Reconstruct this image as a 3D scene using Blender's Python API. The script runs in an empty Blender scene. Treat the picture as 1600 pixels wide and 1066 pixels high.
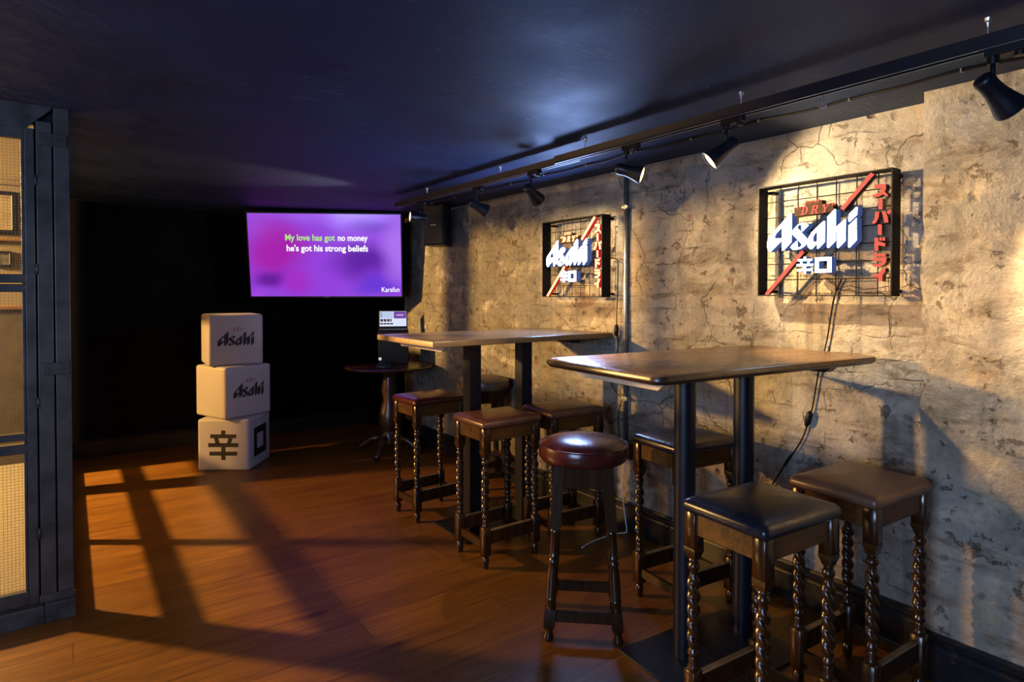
import bpy, bmesh, math, random
from mathutils import Vector, Matrix
from mathutils.geometry import tessellate_polygon

random.seed(7)
sc = bpy.context.scene
COL = sc.collection
PI = math.pi
R = math.radians

# ------------------------------------------------------------------ camera
HEAD, PITCH = R(35.7), R(0.9)
cam_data = bpy.data.cameras.new('camera')
cam = bpy.data.objects.new('camera', cam_data)
COL.objects.link(cam)
cam.location = (0, 0, 1.38)
cam.rotation_euler = (PI / 2 - PITCH, 0, -HEAD)
cam_data.sensor_width = 36.0
cam_data.lens = 963.0 / 1600.0 * 36.0
cam_data.shift_y = -59.0 / 1600.0
cam_data.clip_start = 0.02
sc.camera = cam

# ------------------------------------------------------------------ exposure, world, fill light
sc.view_settings.view_transform = 'Standard'
sc.view_settings.look = 'None'
sc.view_settings.gamma = 1.0
sc.view_settings.use_curve_mapping = False
sc.view_settings.exposure = 0.0
try:
    sc.cycles.use_denoising = True
    sc.cycles.max_bounces = 10
    sc.cycles.sample_clamp_indirect = 6.0
except Exception:
    pass

world = bpy.data.worlds.new('world')
sc.world = world
world.use_nodes = True
world.node_tree.nodes['Background'].inputs[0].default_value = (0.10, 0.16, 0.35, 1)
world.node_tree.nodes['Background'].inputs[1].default_value = 0.02


def area_light(name, loc, direction, sx, sy, power, color):
    d = bpy.data.lights.new(name, 'AREA')
    d.shape = 'RECTANGLE'
    d.size, d.size_y = sx, sy
    d.energy = power
    d.color = color
    o = bpy.data.objects.new(name, d)
    COL.objects.link(o)
    o.location = loc
    o.rotation_euler = Vector(direction).to_track_quat('-Z', 'Y').to_euler()
    return o


# added blue fill light, as from an unseen, assumed window on the left
area_light('cool_fill', (-2.30, -0.2, 1.45), (1, 0.12, -0.02), 1.7, 1.1, 130, (0.42, 0.60, 1.0))
# warm hanging lamp of the adjoining room (its shade is built further down)
room_lamp = bpy.data.lights.new('adjoining_room_light', 'POINT')
room_lamp.energy = 4700
room_lamp.color = (1.0, 0.58, 0.19)
room_lamp.shadow_soft_size = 0.10
rlo = bpy.data.objects.new('adjoining_room_light', room_lamp)
COL.objects.link(rlo)
rlo.location = (-2.55, 6.02, 2.25)


# ------------------------------------------------------------------ helpers
def rgba(c):
    return (c[0], c[1], c[2], 1.0)


class NT:
    def __init__(self, name):
        self.m = bpy.data.materials.new(name)
        self.m.use_nodes = True
        self.t = self.m.node_tree
        self.n = self.t.nodes
        self.l = self.t.links
        self.b = self.n['Principled BSDF']
        self.out = self.n['Material Output']

    def node(self, kind, **kw):
        x = self.n.new(kind)
        for k, v in kw.items():
            setattr(x, k, v)
        return x

    def link(self, a, b):
        self.l.new(a, b)

    def coord(self, scale=(1, 1, 1), rot=(0, 0, 0), loc=(0, 0, 0)):
        tc = self.node('ShaderNodeTexCoord')
        mp = self.node('ShaderNodeMapping')
        mp.inputs['Scale'].default_value = scale
        mp.inputs['Rotation'].default_value = rot
        mp.inputs['Location'].default_value = loc
        self.link(tc.outputs['Object'], mp.inputs['Vector'])
        return mp.outputs['Vector']

    def noise(self, vec, scale, detail=4, rough=0.55, dist=0.0):
        x = self.node('ShaderNodeTexNoise')
        x.inputs['Scale'].default_value = scale
        x.inputs['Detail'].default_value = detail
        x.inputs['Roughness'].default_value = rough
        x.inputs['Distortion'].default_value = dist
        if vec is not None:
            self.link(vec, x.inputs['Vector'])
        return x.outputs['Fac']

    def ramp(self, fac, stops, interp='LINEAR'):
        x = self.node('ShaderNodeValToRGB')
        x.color_ramp.interpolation = interp
        els = x.color_ramp.elements
        els[0].position, els[0].color = stops[0][0], rgba(stops[0][1])
        els[1].position, els[1].color = stops[-1][0], rgba(stops[-1][1])
        for p, c in stops[1:-1]:
            e = els.new(p)
            e.color = rgba(c)
        self.link(fac, x.inputs['Fac'])
        return x.outputs['Color']

    def mask(self, fac, a, b):
        return self.ramp(fac, [(a, (0, 0, 0)), (b, (1, 1, 1))])

    def mix(self, fac, a, b, mode='MIX'):
        x = self.node('ShaderNodeMix', data_type='RGBA', blend_type=mode)
        for inp, v in ((0, fac), (6, a), (7, b)):
            if isinstance(v, (int, float)):
                x.inputs[inp].default_value = v
            elif isinstance(v, tuple):
                x.inputs[inp].default_value = rgba(v)
            else:
                self.link(v, x.inputs[inp])
        return x.outputs[2]

    def math(self, op, a, b=None):
        x = self.node('ShaderNodeMath', operation=op)
        for i, v in enumerate((a, b)):
            if v is None:
                continue
            if isinstance(v, (int, float)):
                x.inputs[i].default_value = v
            else:
                self.link(v, x.inputs[i])
        return x.outputs[0]

    def bump(self, height, strength=0.3, dist=0.01, normal=None):
        x = self.node('ShaderNodeBump')
        x.inputs['Strength'].default_value = strength
        x.inputs['Distance'].default_value = dist
        self.link(height, x.inputs['Height'])
        if normal is not None:
            self.link(normal, x.inputs['Normal'])
        self.link(x.outputs['Normal'], self.b.inputs['Normal'])
        return x.outputs['Normal']

    def color(self, c):
        if isinstance(c, tuple):
            self.b.inputs['Base Color'].default_value = rgba(c)
        else:
            self.link(c, self.b.inputs['Base Color'])

    def rough(self, r):
        if isinstance(r, (int, float)):
            self.b.inputs['Roughness'].default_value = r
        else:
            self.link(r, self.b.inputs['Roughness'])

    def set(self, **kw):
        for k, v in kw.items():
            self.b.inputs[k.replace('_', ' ')].default_value = v


def plain(name, c, rough=0.5, metal=0.0, var=0.25, scale=14, bump=0.0, spec=0.5):
    t = NT(name)
    v = t.coord()
    n = t.noise(v, scale, 5)
    lo = tuple(x * (1 - var) for x in c)
    hi = tuple(min(1, x * (1 + var)) for x in c)
    t.color(t.ramp(n, [(0.3, lo), (0.7, hi)]))
    t.rough(rough)
    t.set(Metallic=metal)
    t.b.inputs['Specular IOR Level'].default_value = spec
    if bump:
        t.bump(n, bump, 0.004)
    return t.m


def emission(name, c, strength):
    t = NT(name)
    t.color((0.02, 0.02, 0.02))
    t.b.inputs['Emission Color'].default_value = rgba(c)
    t.b.inputs['Emission Strength'].default_value = strength
    t.b.inputs['Specular IOR Level'].default_value = 0.05
    t.rough(0.6)
    return t.m


def wood(name, c1, c2, rough=0.35, grain_axis='x', scale=1.0, spec=0.5, relief=0.12):
    t = NT(name)
    s = {'x': (1.2, 22, 22), 'y': (22, 1.2, 22), 'z': (22, 22, 1.2)}[grain_axis]
    v = t.coord(tuple(k * scale for k in s))
    n = t.noise(v, 2.2, 6, 0.6, 0.8)
    n2 = t.noise(v, 9.0, 3, 0.6)
    col = t.ramp(n, [(0.25, c1), (0.5, tuple((a + b) / 2 for a, b in zip(c1, c2))), (0.75, c2)])
    col = t.mix(t.math('MULTIPLY', n2, 0.55), col, tuple(k * 0.35 for k in c1))
    t.color(col)
    t.rough(t.ramp(n2, [(0.3, (rough * .8,) * 3), (0.7, (rough * 1.25,) * 3)]))
    t.b.inputs['Specular IOR Level'].default_value = spec
    if relief:
        t.bump(n2, relief, 0.002)
    return t.m


def leather(name, c, rough=0.3):
    t = NT(name)
    v = t.coord()
    n = t.noise(v, 7, 4)
    vor = t.node('ShaderNodeTexVoronoi')
    vor.inputs['Scale'].default_value = 420
    t.link(v, vor.inputs['Vector'])
    t.color(t.ramp(n, [(0.3, tuple(x * .7 for x in c)), (0.7, tuple(x * 1.2 for x in c))]))
    t.rough(t.ramp(n, [(0.3, (rough * .85,) * 3), (0.7, (rough * 1.3,) * 3)]))
    t.bump(vor.outputs['Distance'], 0.10, 0.0006)
    return t.m


# ------------------------------------------------------------------ materials
def make_plaster(name, warm, brick_amount=1.0, pier=False):
    t = NT(name)
    tc = t.node('ShaderNodeTexCoord')
    sep = t.node('ShaderNodeSeparateXYZ')
    t.link(tc.outputs['Object'], sep.inputs[0])
    cmb = t.node('ShaderNodeCombineXYZ')
    t.link(sep.outputs['Y'], cmb.inputs['X'])
    t.link(sep.outputs['Z'], cmb.inputs['Y'])
    t.link(sep.outputs['X'], cmb.inputs['Z'])
    v = cmb.outputs[0]
    # wobble
    wob = t.node('ShaderNodeTexNoise')
    wob.inputs['Scale'].default_value = 5.0
    wob.inputs['Detail'].default_value = 3
    t.link(v, wob.inputs['Vector'])
    mm = t.node('ShaderNodeVectorMath', operation='MULTIPLY_ADD')
    t.link(wob.outputs['Color'], mm.inputs[0])
    mm.inputs[1].default_value = (0.11, 0.07, 0.0)
    t.link(v, mm.inputs[2])
    vw = mm.outputs[0]
    br = t.node('ShaderNodeTexBrick')
    br.inputs['Scale'].default_value = 1.0
    br.inputs['Brick Width'].default_value = 0.235
    br.inputs['Row Height'].default_value = 0.083
    br.inputs['Mortar Size'].default_value = 0.006
    br.inputs['Mortar Smooth'].default_value = 0.6
    br.inputs['Color1'].default_value = (0, 0, 0, 1)
    br.inputs['Color2'].default_value = (1, 1, 1, 1)
    br.inputs['Mortar'].default_value = (0.5, 0.5, 0.5, 1)
    t.link(vw, br.inputs['Vector'])
    mortar = br.outputs['Fac']
    bcol = br.outputs['Color']
    big = t.noise(v, 1.7, 5, 0.6, 0.4)
    mid = t.noise(v, 6.5, 6, 0.62, 0.2)
    fine = t.noise(v, 38, 6, 0.65)
    w = warm
    cl = t.noise(v, 3.1, 10, 0.70, 0.35)
    base = t.ramp(cl, [(0.30, (w[0] * .22, w[1] * .21, w[2] * .20)), (0.42, (w[0] * .56, w[1] * .56, w[2] * .56)), (0.52, (w[0] * .86, w[1] * .86, w[2] * .86)),
                       (0.62, (w[0] * 1.08, w[1] * 1.08, w[2] * 1.06)), (0.78, (w[0] * 1.35, w[1] * 1.34, w[2] * 1.30))])
    # sandy patches
    base = t.mix(t.mask(big, 0.52, 0.66), base, (w[0] * 1.02, w[1] * .86, w[2] * .62))
    # grey washed patches
    big2 = t.noise(t.coord((1, 1, 1), loc=(3.1, 7.7, 1.3)), 1.3, 4, 0.6)
    base = t.mix(t.math('MULTIPLY', t.mask(big2, 0.5, 0.64), 0.7), base, (w[0] * .62, w[1] * .68, w[2] * .78))
    base = t.mix(t.math('MULTIPLY', t.mask(fine, 0.35, 0.75), 0.35), base, tuple(k * 0.45 for k in w))
    expose = t.noise(t.coord((1, 1, 1), loc=(1.7, 2.3, 5.1)), 2.6, 4, 0.6, 0.5)
    if not pier:
        # bare bricks where the plaster has gone
        redm = t.math('MULTIPLY', t.mask(expose, 0.61, 0.645), t.mask(bcol, 0.5, 0.62))
        redm = t.math('MULTIPLY', redm, 0.8 * brick_amount)
        base = t.mix(redm, base, t.ramp(fine, [(0.3, (0.10, 0.035, 0.02)), (0.7, (0.30, 0.13, 0.07))]))
        # mortar lines, faint and broken
        mk = t.math('MULTIPLY', mortar, t.mask(mid, 0.47, 0.66))
        base = t.mix(t.math('MULTIPLY', mk, 0.36), base, tuple(k * 0.30 for k in w))
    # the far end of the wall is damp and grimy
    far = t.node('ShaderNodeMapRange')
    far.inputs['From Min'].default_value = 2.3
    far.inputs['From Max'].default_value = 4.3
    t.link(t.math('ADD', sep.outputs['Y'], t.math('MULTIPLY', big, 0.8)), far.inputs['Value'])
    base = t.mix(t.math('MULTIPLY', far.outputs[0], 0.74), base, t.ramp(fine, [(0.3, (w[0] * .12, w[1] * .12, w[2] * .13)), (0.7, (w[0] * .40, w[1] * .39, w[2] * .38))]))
    speck = t.noise(v, 75, 8, 0.75)
    base = t.mix(t.math('MULTIPLY', t.mask(speck, 0.58, 0.66), 0.5), base, (w[0] * .2, w[1] * .17, w[2] * .13))
    # streaks running down
    st = t.noise(t.coord((1, 9, 0.9)), 1.4, 4, 0.6)
    base = t.mix(t.math('MULTIPLY', t.mask(st, 0.54, 0.70), 0.65), base, tuple(k * 0.28 for k in w))
    # cracks
    vo = t.node('ShaderNodeTexVoronoi', feature='DISTANCE_TO_EDGE')
    vo.inputs['Scale'].default_value = 2.6
    mm2 = t.node('ShaderNodeVectorMath', operation='MULTIPLY_ADD')
    jag = t.node('ShaderNodeTexNoise')
    jag.inputs['Scale'].default_value = 9.0
    jag.inputs['Detail'].default_value = 5
    t.link(v, jag.inputs['Vector'])
    t.link(jag.outputs['Color'], mm2.inputs[0])
    mm2.inputs[1].default_value = (0.16, 0.12, 0.0)
    t.link(v, mm2.inputs[2])
    t.link(mm2.outputs[0], vo.inputs['Vector'])
    crack = t.math('MULTIPLY', 0.0 if pier else 1.0, t.math('MULTIPLY', t.ramp(vo.outputs['Distance'], [(0.0, (1, 1, 1)), (0.007, (0, 0, 0))]), t.mask(big, 0.46, 0.56)))
    base = t.mix(t.math('MULTIPLY', crack, 0.65), base, (0.035, 0.028, 0.02))
    # horizontal smudges that follow the hidden courses
    sm = t.noise(t.coord((1, 1.1, 3.4), loc=(0.4, 9.2, 3.3)), 3.4, 6, 0.7, 0.5)
    base = t.mix(t.math('MULTIPLY', t.mask(sm, 0.52, 0.66), 0.75), base, (w[0] * .30, w[1] * .26, w[2] * .21))
    pale = t.noise(t.coord((1, 1.0, 1.5), loc=(5.4, 1.2, 8.3)), 4.3, 6, 0.65, 0.3)
    base = t.mix(t.math('MULTIPLY', t.mask(pale, 0.55, 0.68), 0.45), base, (w[0] * 1.45, w[1] * 1.40, w[2] * 1.30))
    # pits and chips
    vp = t.node('ShaderNodeTexVoronoi')
    vp.inputs['Scale'].default_value = 11
    t.link(vw, vp.inputs['Vector'])
    pit = t.math('MULTIPLY', t.ramp(vp.outputs['Distance'], [(0.08, (1, 1, 1)), (0.2, (0, 0, 0))]), t.mask(expose, 0.5, 0.6))
    base = t.mix(t.math('MULTIPLY', pit, 0.7), base, (0.07, 0.045, 0.03))
    chips = t.noise(v, 15, 8, 0.72, 0.0)
    chm = t.mask(chips, 0.605, 0.64)
    base = t.mix(t.math('MULTIPLY', chm, 0.6), base, (0.10, 0.065, 0.035))
    t.color(base)
    t.rough(0.92)
    t.b.inputs['Specular IOR Level'].default_value = 0.2
    h = t.math('ADD', t.math('MULTIPLY', cl, 1.6), t.math('MULTIPLY', fine, 0.30))
    h = t.math('SUBTRACT', h, t.math('MULTIPLY', crack, 0.35))
    h = t.math('SUBTRACT', h, t.math('MULTIPLY', pit, 0.6))
    h = t.math('SUBTRACT', h, t.math('MULTIPLY', chm, 0.3))
    if not pier:
        h = t.math('SUBTRACT', h, t.math('MULTIPLY', mk, 0.42))
    h = t.math('SUBTRACT', h, t.math('MULTIPLY', sm, 0.3))
    t.bump(h, 0.85, 0.028)
    return t.m


M = {}
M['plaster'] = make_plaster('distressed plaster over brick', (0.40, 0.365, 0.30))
M['pier'] = make_plaster('worn pier plaster', (0.46, 0.395, 0.29), pier=True)


def make_floor():
    t = NT('orange brown floorboards')
    v = t.coord()
    br = t.node('ShaderNodeTexBrick')
    br.inputs['Scale'].default_value = 1.0
    br.inputs['Brick Width'].default_value = 1.55
    br.inputs['Row Height'].default_value = 0.165
    br.inputs['Mortar Size'].default_value = 0.0016
    br.inputs['Mortar Smooth'].default_value = 0.2
    br.inputs['Color1'].default_value = (0, 0, 0, 1)
    br.inputs['Color2'].default_value = (1, 1, 1, 1)
    br.offset = 0.37
    t.link(v, br.inputs['Vector'])
    n = t.noise(t.coord((0.9, 11, 1)), 2.3, 8, 0.68, 1.3)
    n2 = t.noise(t.coord((1.5, 60, 1)), 3.0, 4, 0.6)
    n3 = t.noise(v, 1.2, 3)
    col = t.ramp(n, [(0.25, (0.040, 0.0125, 0.0025)), (0.5, (0.140, 0.054, 0.005)), (0.78, (0.255, 0.106, 0.012))])
    col = t.mix(0.34, col, t.ramp(br.outputs['Color'], [(0, (0.060, 0.021, 0.0028)), (1, (0.175, 0.074, 0.009))]))
    col = t.mix(t.math('MULTIPLY', t.mask(n2, 0.42, 0.72), 0.6), col, (0.025, 0.008, 0.002))
    knots = t.node('ShaderNodeTexVoronoi')
    knots.inputs['Scale'].default_value = 1.0
    t.link(t.coord((1.3, 4.2, 1)), knots.inputs['Vector'])
    col = t.mix(t.math('MULTIPLY', t.ramp(knots.outputs['Distance'], [(0.02, (1, 1, 1)), (0.10, (0, 0, 0))]), 0.8), col, (0.025, 0.008, 0.003))
    col = t.mix(br.outputs['Fac'], col, (0.016, 0.006, 0.003))
    t.color(col)
    t.rough(t.ramp(n3, [(0.3, (0.34,) * 3), (0.7, (0.46,) * 3)]))
    t.b.inputs['Specular IOR Level'].default_value = 0.45
    h = t.math('SUBTRACT', t.math('MULTIPLY', n2, 0.5), br.outputs['Fac'])
    t.bump(h, 0.22, 0.003)
    return t.m


M['floor'] = make_floor()


def make_ceiling():
    t = NT('navy black ceiling paint')
    v = t.coord()
    n = t.noise(v, 2.2, 6, 0.6, 0.3)
    base = t.ramp(n, [(0.3, (0.008, 0.018, 0.050)), (0.7, (0.0145, 0.031, 0.084))])
    # scuffs: fine short scratches in a few directions
    for ang, loc, amt in ((0.5, 0.0, 0.40), (2.1, 4.0, 0.40), (1.2, 9.0, 0.40), (2.8, 14.0, 0.40)):
        s = t.noise(t.coord((2.2, 40, 1), rot=(0, 0, ang), loc=(loc, loc, 0)), 2.6, 2, 0.5, 1.6)
        gate = t.noise(t.coord((1, 1, 1), loc=(loc + 2, loc, 0)), 3.1, 2)
        k = t.math('MULTIPLY', t.mask(s, 0.665, 0.70), t.mask(gate, 0.56, 0.63))
        base = t.mix(t.math('MULTIPLY', k, amt), base, (0.20, 0.22, 0.26))
    sp = t.node('ShaderNodeTexVoronoi')
    sp.inputs['Scale'].default_value = 5.5
    t.link(v, sp.inputs['Vector'])
    k = t.math('MULTIPLY', t.ramp(sp.outputs['Distance'], [(0.03, (1, 1, 1)), (0.055, (0, 0, 0))]), t.mask(n, 0.48, 0.6))
    base = t.mix(t.math('MULTIPLY', k, 0.7), base, (0.25, 0.27, 0.30))
    t.color(base)
    t.rough(t.ramp(n, [(0.3, (0.50,) * 3), (0.7, (0.68,) * 3)]))
    t.b.inputs['Specular IOR Level'].default_value = 0.22
    t.bump(t.noise(v, 7, 6, 0.6), 0.3, 0.01)
    return t.m


M['ceiling'] = make_ceiling()
M['black_wall'] = plain('black wall paint', (0.0014, 0.0014, 0.0018), 0.6, var=0.35, scale=5, bump=0.15, spec=0.08)
M['black_gloss'] = plain('black gloss skirting paint', (0.010, 0.010, 0.011), 0.28, var=0.5, scale=20, bump=0.1)
M['black_metal'] = plain('satin black metal', (0.0048, 0.006, 0.011), 0.36, metal=0.0, var=0.2, scale=30, spec=0.35)
M['black_plastic'] = plain('black plastic', (0.004, 0.004, 0.005), 0.42, var=0.2, scale=30, spec=0.22)
M['steel_dark'] = plain('raw dark steel', (0.060, 0.057, 0.056), 0.42, metal=0.35, var=0.5, scale=7, bump=0.08)
M['steel_rust'] = plain('browned steel strap', (0.055, 0.05, 0.05), 0.45, metal=0.35, var=0.5, scale=12, bump=0.1)
M['galv'] = plain('galvanised steel', (0.34, 0.35, 0.37), 0.34, metal=0.85, var=0.2, scale=60)
M['chrome'] = plain('bright metal', (0.6, 0.6, 0.62), 0.22, metal=1.0, var=0.1)
M['brass'] = plain('worn brass strip', (0.42, 0.33, 0.20), 0.30, metal=0.9, var=0.25, scale=40)
M['stool_wood'] = wood('dark stained oak', (0.011, 0.0040, 0.0014), (0.058, 0.0225, 0.0065), 0.22, 'z')
M['apron_wood'] = wood('dark stained oak apron', (0.016, 0.0055, 0.0014), (0.135, 0.055, 0.013), 0.34, 'x', spec=0.28)
M['top_dark'] = wood('dark varnished table top', (0.17, 0.092, 0.042), (0.43, 0.26, 0.125), 0.24, 'x', 0.7, spec=0.5, relief=0.0)
M['top_edge'] = wood('stained table edge', (0.035, 0.017, 0.009), (0.09, 0.042, 0.020), 0.3, 'x')
M['top_pale'] = wood('pale oak table top', (0.17, 0.105, 0.055), (0.36, 0.23, 0.12), 0.23, 'x', 0.7, spec=0.5, relief=0.0)
M['edge_pale'] = wood('oak table edge', (0.15, 0.08, 0.03), (0.40, 0.24, 0.09), 0.4, 'x')
M['batten'] = wood('pale batten', (0.50, 0.36, 0.22), (0.70, 0.54, 0.36), 0.6, 'y')
M['round_wood'] = wood('dark round table wood', (0.020, 0.008, 0.004), (0.06, 0.024, 0.010), 0.28, 'x')
M['seat_oxblood'] = leather('oxblood leather', (0.060, 0.011, 0.008), 0.22)
M['seat_brown'] = leather('chestnut leather', (0.095, 0.036, 0.020), 0.30)
M['seat_tan'] = leather('brown leather', (0.125, 0.062, 0.032), 0.34)
M['seat_navy'] = leather('navy black leather', (0.010, 0.012, 0.022), 0.28)
M['seat_olive'] = leather('dull brown leather', (0.085, 0.058, 0.036), 0.38)
M['cube'] = plain('white moulded plastic', (0.36, 0.34, 0.35), 0.42, var=0.03, scale=4)
M['print_black'] = plain('black print', (0.010, 0.008, 0.008), 0.5, var=0.1)
M['print_red'] = plain('brick red print', (0.24, 0.045, 0.022), 0.5, var=0.1)
M['glow_white'] = emission('white sign face', (0.66, 0.80, 1.0), 4.5)
M['glow_white_hot'] = emission('hot white sign face', (0.30, 0.48, 1.0), 190.0)
M['glow_side'] = emission('translucent blue sign edge', (0.09, 0.17, 0.52), 0.42)
M['glow_red'] = emission('red sign face', (0.84, 0.085, 0.060), 0.95)
M['glow_red_hot'] = emission('hot red sign face', (1.0, 0.26, 0.11), 5.0)
M['red_side_bloom'] = emission('red acrylic edge with bloom glow', (0.75, 0.012, 0.020), 0.55)  # emission put in to imitate the red bloom around the far sign
M['red_side'] = plain('dark red acrylic edge', (0.05, 0.006, 0.004), 0.4, var=0.2)
M['plaque'] = plain('bronze brown plaque', (0.030, 0.015, 0.008), 0.7, var=0.2, spec=0.1)
M['sign_black'] = plain('matt black sign frame', (0.005, 0.005, 0.006), 0.6, var=0.2, spec=0.15)
M['bulb'] = emission('warm lamp glass', (1.0, 0.66, 0.30), 4.0)
M['white_cable'] = plain('white cable sheath', (0.62, 0.62, 0.63), 0.5, var=0.05)
M['black_cable'] = plain('black cable sheath', (0.005, 0.005, 0.006), 0.5, var=0.1, spec=0.15)
M['cream'] = plain('cream painted wall', (0.10, 0.083, 0.058), 0.8, var=0.08, scale=6)
M['dado'] = plain('brown dado panel', (0.035, 0.028, 0.02), 0.6, var=0.3, scale=9)
M['tan_floor'] = plain('pale tan carpet', (0.075, 0.062, 0.042), 0.9, var=0.12, scale=25)
M['picture'] = plain('faded landscape print', (0.12, 0.10, 0.07), 0.7, var=0.5, scale=5)
M['picture_dark'] = plain('dark small print', (0.04, 0.036, 0.03), 0.7, var=0.7, scale=30)
M['wood_rail'] = wood('wooden picture rail', (0.09, 0.045, 0.013), (0.15, 0.08, 0.026), 0.5, 'x')
M['tube_warm'] = emission('warm strip light', (1.0, 0.80, 0.50), 4.0)
M['led'] = emission('small white dial', (0.75, 0.8, 0.72), 0.7)


def make_glass(name, tint):
    t = NT(name)
    tr = t.node('ShaderNodeBsdfTransparent')
    tr.inputs['Color'].default_value = tint
    gl = t.node('ShaderNodeBsdfGlossy')
    gl.inputs['Roughness'].default_value = 0.03
    mx = t.node('ShaderNodeMixShader')
    mx.inputs[0].default_value = 0.06
    t.link(tr.outputs[0], mx.inputs[1])
    t.link(gl.outputs[0], mx.inputs[2])
    t.link(mx.outputs[0], t.out.inputs['Surface'])
    return t.m


M['glass'] = make_glass('clear glass pane', (0.93, 0.94, 0.93, 1))
M['dimming'] = make_glass('smoked glass pane', (0.60, 0.57, 0.50, 1))  # unseen tinted pane, added to dim the lamp light on the floor


def make_screen():
    """purple magenta karaoke backdrop, lit by the screen itself"""
    t = NT('karaoke screen picture')
    v = t.coord((1, 1, 1))
    wob = t.node('ShaderNodeTexNoise')
    wob.inputs['Scale'].default_value = 2.2
    wob.inputs['Detail'].default_value = 1
    t.link(v, wob.inputs['Vector'])
    mm = t.node('ShaderNodeVectorMath', operation='MULTIPLY_ADD')
    t.link(wob.outputs['Color'], mm.inputs[0])
    mm.inputs[1].default_value = (0.22, 0.0, 0.22)
    t.link(v, mm.inputs[2])
    col = (0.31, 0.052, 0.78)
    for px, py, rx, rz, c, amt in ((505, 336, 0.75, 0.14, (0.37, 0.115, 0.92), 0.8), (426, 392, 0.42, 0.34, (0.42, 0.010, 0.44), 0.95), (418, 434, 0.22, 0.11, (0.12, 0.005, 0.34), 0.9),
                                   (466, 440, 0.22, 0.16, (0.42, 0.022, 0.60), 0.8), (566, 408, 0.40, 0.22, (0.11, 0.003, 0.38), 0.95), (578, 350, 0.26, 0.10, (0.19, 0.015, 0.56), 0.8),
                                   (588, 444, 0.32, 0.15, (0.125, 0.022, 0.72), 0.9), (628, 388, 0.26, 0.42, (0.46, 0.19, 0.97), 0.85), (390, 462, 0.14, 0.10, (0.40, 0.06, 0.85), 0.8)):
        cx, cz_ = (px - 506) * 0.00552 + 0.11, (400 - py) * 0.00552 + 0.11
        sb = t.node('ShaderNodeVectorMath', operation='SUBTRACT')
        t.link(mm.outputs[0], sb.inputs[0])
        sb.inputs[1].default_value = (cx, 0, cz_)
        ml = t.node('ShaderNodeVectorMath', operation='MULTIPLY')
        t.link(sb.outputs[0], ml.inputs[0])
        ml.inputs[1].default_value = (1 / rx, 0, 1 / rz)
        ln = t.node('ShaderNodeVectorMath', operation='LENGTH')
        t.link(ml.outputs[0], ln.inputs[0])
        mr = t.node('ShaderNodeMapRange', interpolation_type='SMOOTHSTEP')
        mr.inputs['From Min'].default_value = 1.0
        mr.inputs['From Max'].default_value = 0.15
        t.link(ln.outputs['Value'], mr.inputs['Value'])
        col = t.mix(t.math('MULTIPLY', mr.outputs[0], amt), col, c)
    t.color((0.004, 0.004, 0.005))
    t.link(col, t.b.inputs['Emission Color'])
    t.b.inputs['Emission Strength'].default_value = 0.9
    t.rough(0.16)
    return t.m


M['screen'] = make_screen()
M['lyric_white'] = emission('white lyric text', (0.95, 0.95, 1.0), 1.05)
M['lyric_green'] = emission('sung green lyric text', (0.42, 0.80, 0.26), 0.95)
M['lap_white'] = emission('laptop page white', (0.72, 0.80, 1.0), 0.95)
M['lap_blue'] = emission('laptop side pane', (0.55, 0.68, 0.95), 0.85)
M['lap_purple'] = emission('laptop purple preview', (0.22, 0.05, 0.45), 0.8)
M['lap_dark'] = emission('laptop thumbnails', (0.06, 0.05, 0.09), 0.8)


# ------------------------------------------------------------------ mesh helpers
def obj(name, bm, mats, parent=None, smooth=False, loc=None, rotz=None):
    me = bpy.data.meshes.new(name)
    bmesh.ops.recalc_face_normals(bm, faces=bm.faces[:])
    bm.to_mesh(me)
    bm.free()
    if not isinstance(mats, (list, tuple)):
        mats = [mats]
    for m in mats:
        me.materials.append(m)
    if smooth:
        for p in me.polygons:
            p.use_smooth = True
    o = bpy.data.objects.new(name, me)
    COL.objects.link(o)
    if parent is not None:
        o.parent = parent
    if loc is not None:
        o.location = loc
    if rotz is not None:
        o.rotation_euler = (0, 0, rotz)
    return o


def smooth_by_angle(o, deg=40):
    me = o.data
    bm = bmesh.new()
    bm.from_mesh(me)
    for f in bm.faces:
        f.smooth = True
    for e in bm.edges:
        if len(e.link_faces) == 2 and e.calc_face_angle(0) > R(deg):
            e.smooth = False
    bm.to_mesh(me)
    bm.free()
    return o


def thing(name, label, cat, loc=(0, 0, 0), rotz=0.0, group=None):
    o = bpy.data.objects.new(name, None)
    o.empty_display_size = 0.1
    COL.objects.link(o)
    o.location = loc
    o.rotation_euler = (0, 0, rotz)
    return tag(o, label, cat, group)


def tag(o, label, cat, group=None):
    o['label'] = label
    o['category'] = cat
    if group:
        o['group'] = group
    return o


def struct(o, label=None):
    o['kind'] = 'structure'
    if label:
        o['label'] = label
        o['category'] = label.split()[-1] if False else o.name.split('_')[0]
    return o


def add_box(bm, lo, hi, bevel=0.0, seg=2, mat=0, rotz=None, pivot=None):
    c = [(a + b) / 2 for a, b in zip(lo, hi)]
    s = [abs(b - a) for a, b in zip(lo, hi)]
    r = bmesh.ops.create_cube(bm, size=1.0)
    vs = r['verts']
    for v in vs:
        v.co = Vector((v.co.x * s[0] + c[0], v.co.y * s[1] + c[1], v.co.z * s[2] + c[2]))
    if rotz:
        bmesh.ops.rotate(bm, verts=vs, cent=pivot or c, matrix=Matrix.Rotation(rotz, 3, 'Z'))
    fs = set()
    for v in vs:
        fs.update(v.link_faces)
    if bevel > 0:
        es = set()
        for v in vs:
            es.update(v.link_edges)
        res = bmesh.ops.bevel(bm, geom=list(es), offset=bevel, segments=seg, affect='EDGES', profile=0.5)
        for f in res['faces']:
            f.material_index = mat
    for f in fs:
        if f.is_valid:
            f.material_index = mat
    return vs


def box_bm(lo, hi, bevel=0.0, seg=2):
    bm = bmesh.new()
    add_box(bm, lo, hi, bevel, seg)
    return bm


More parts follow.
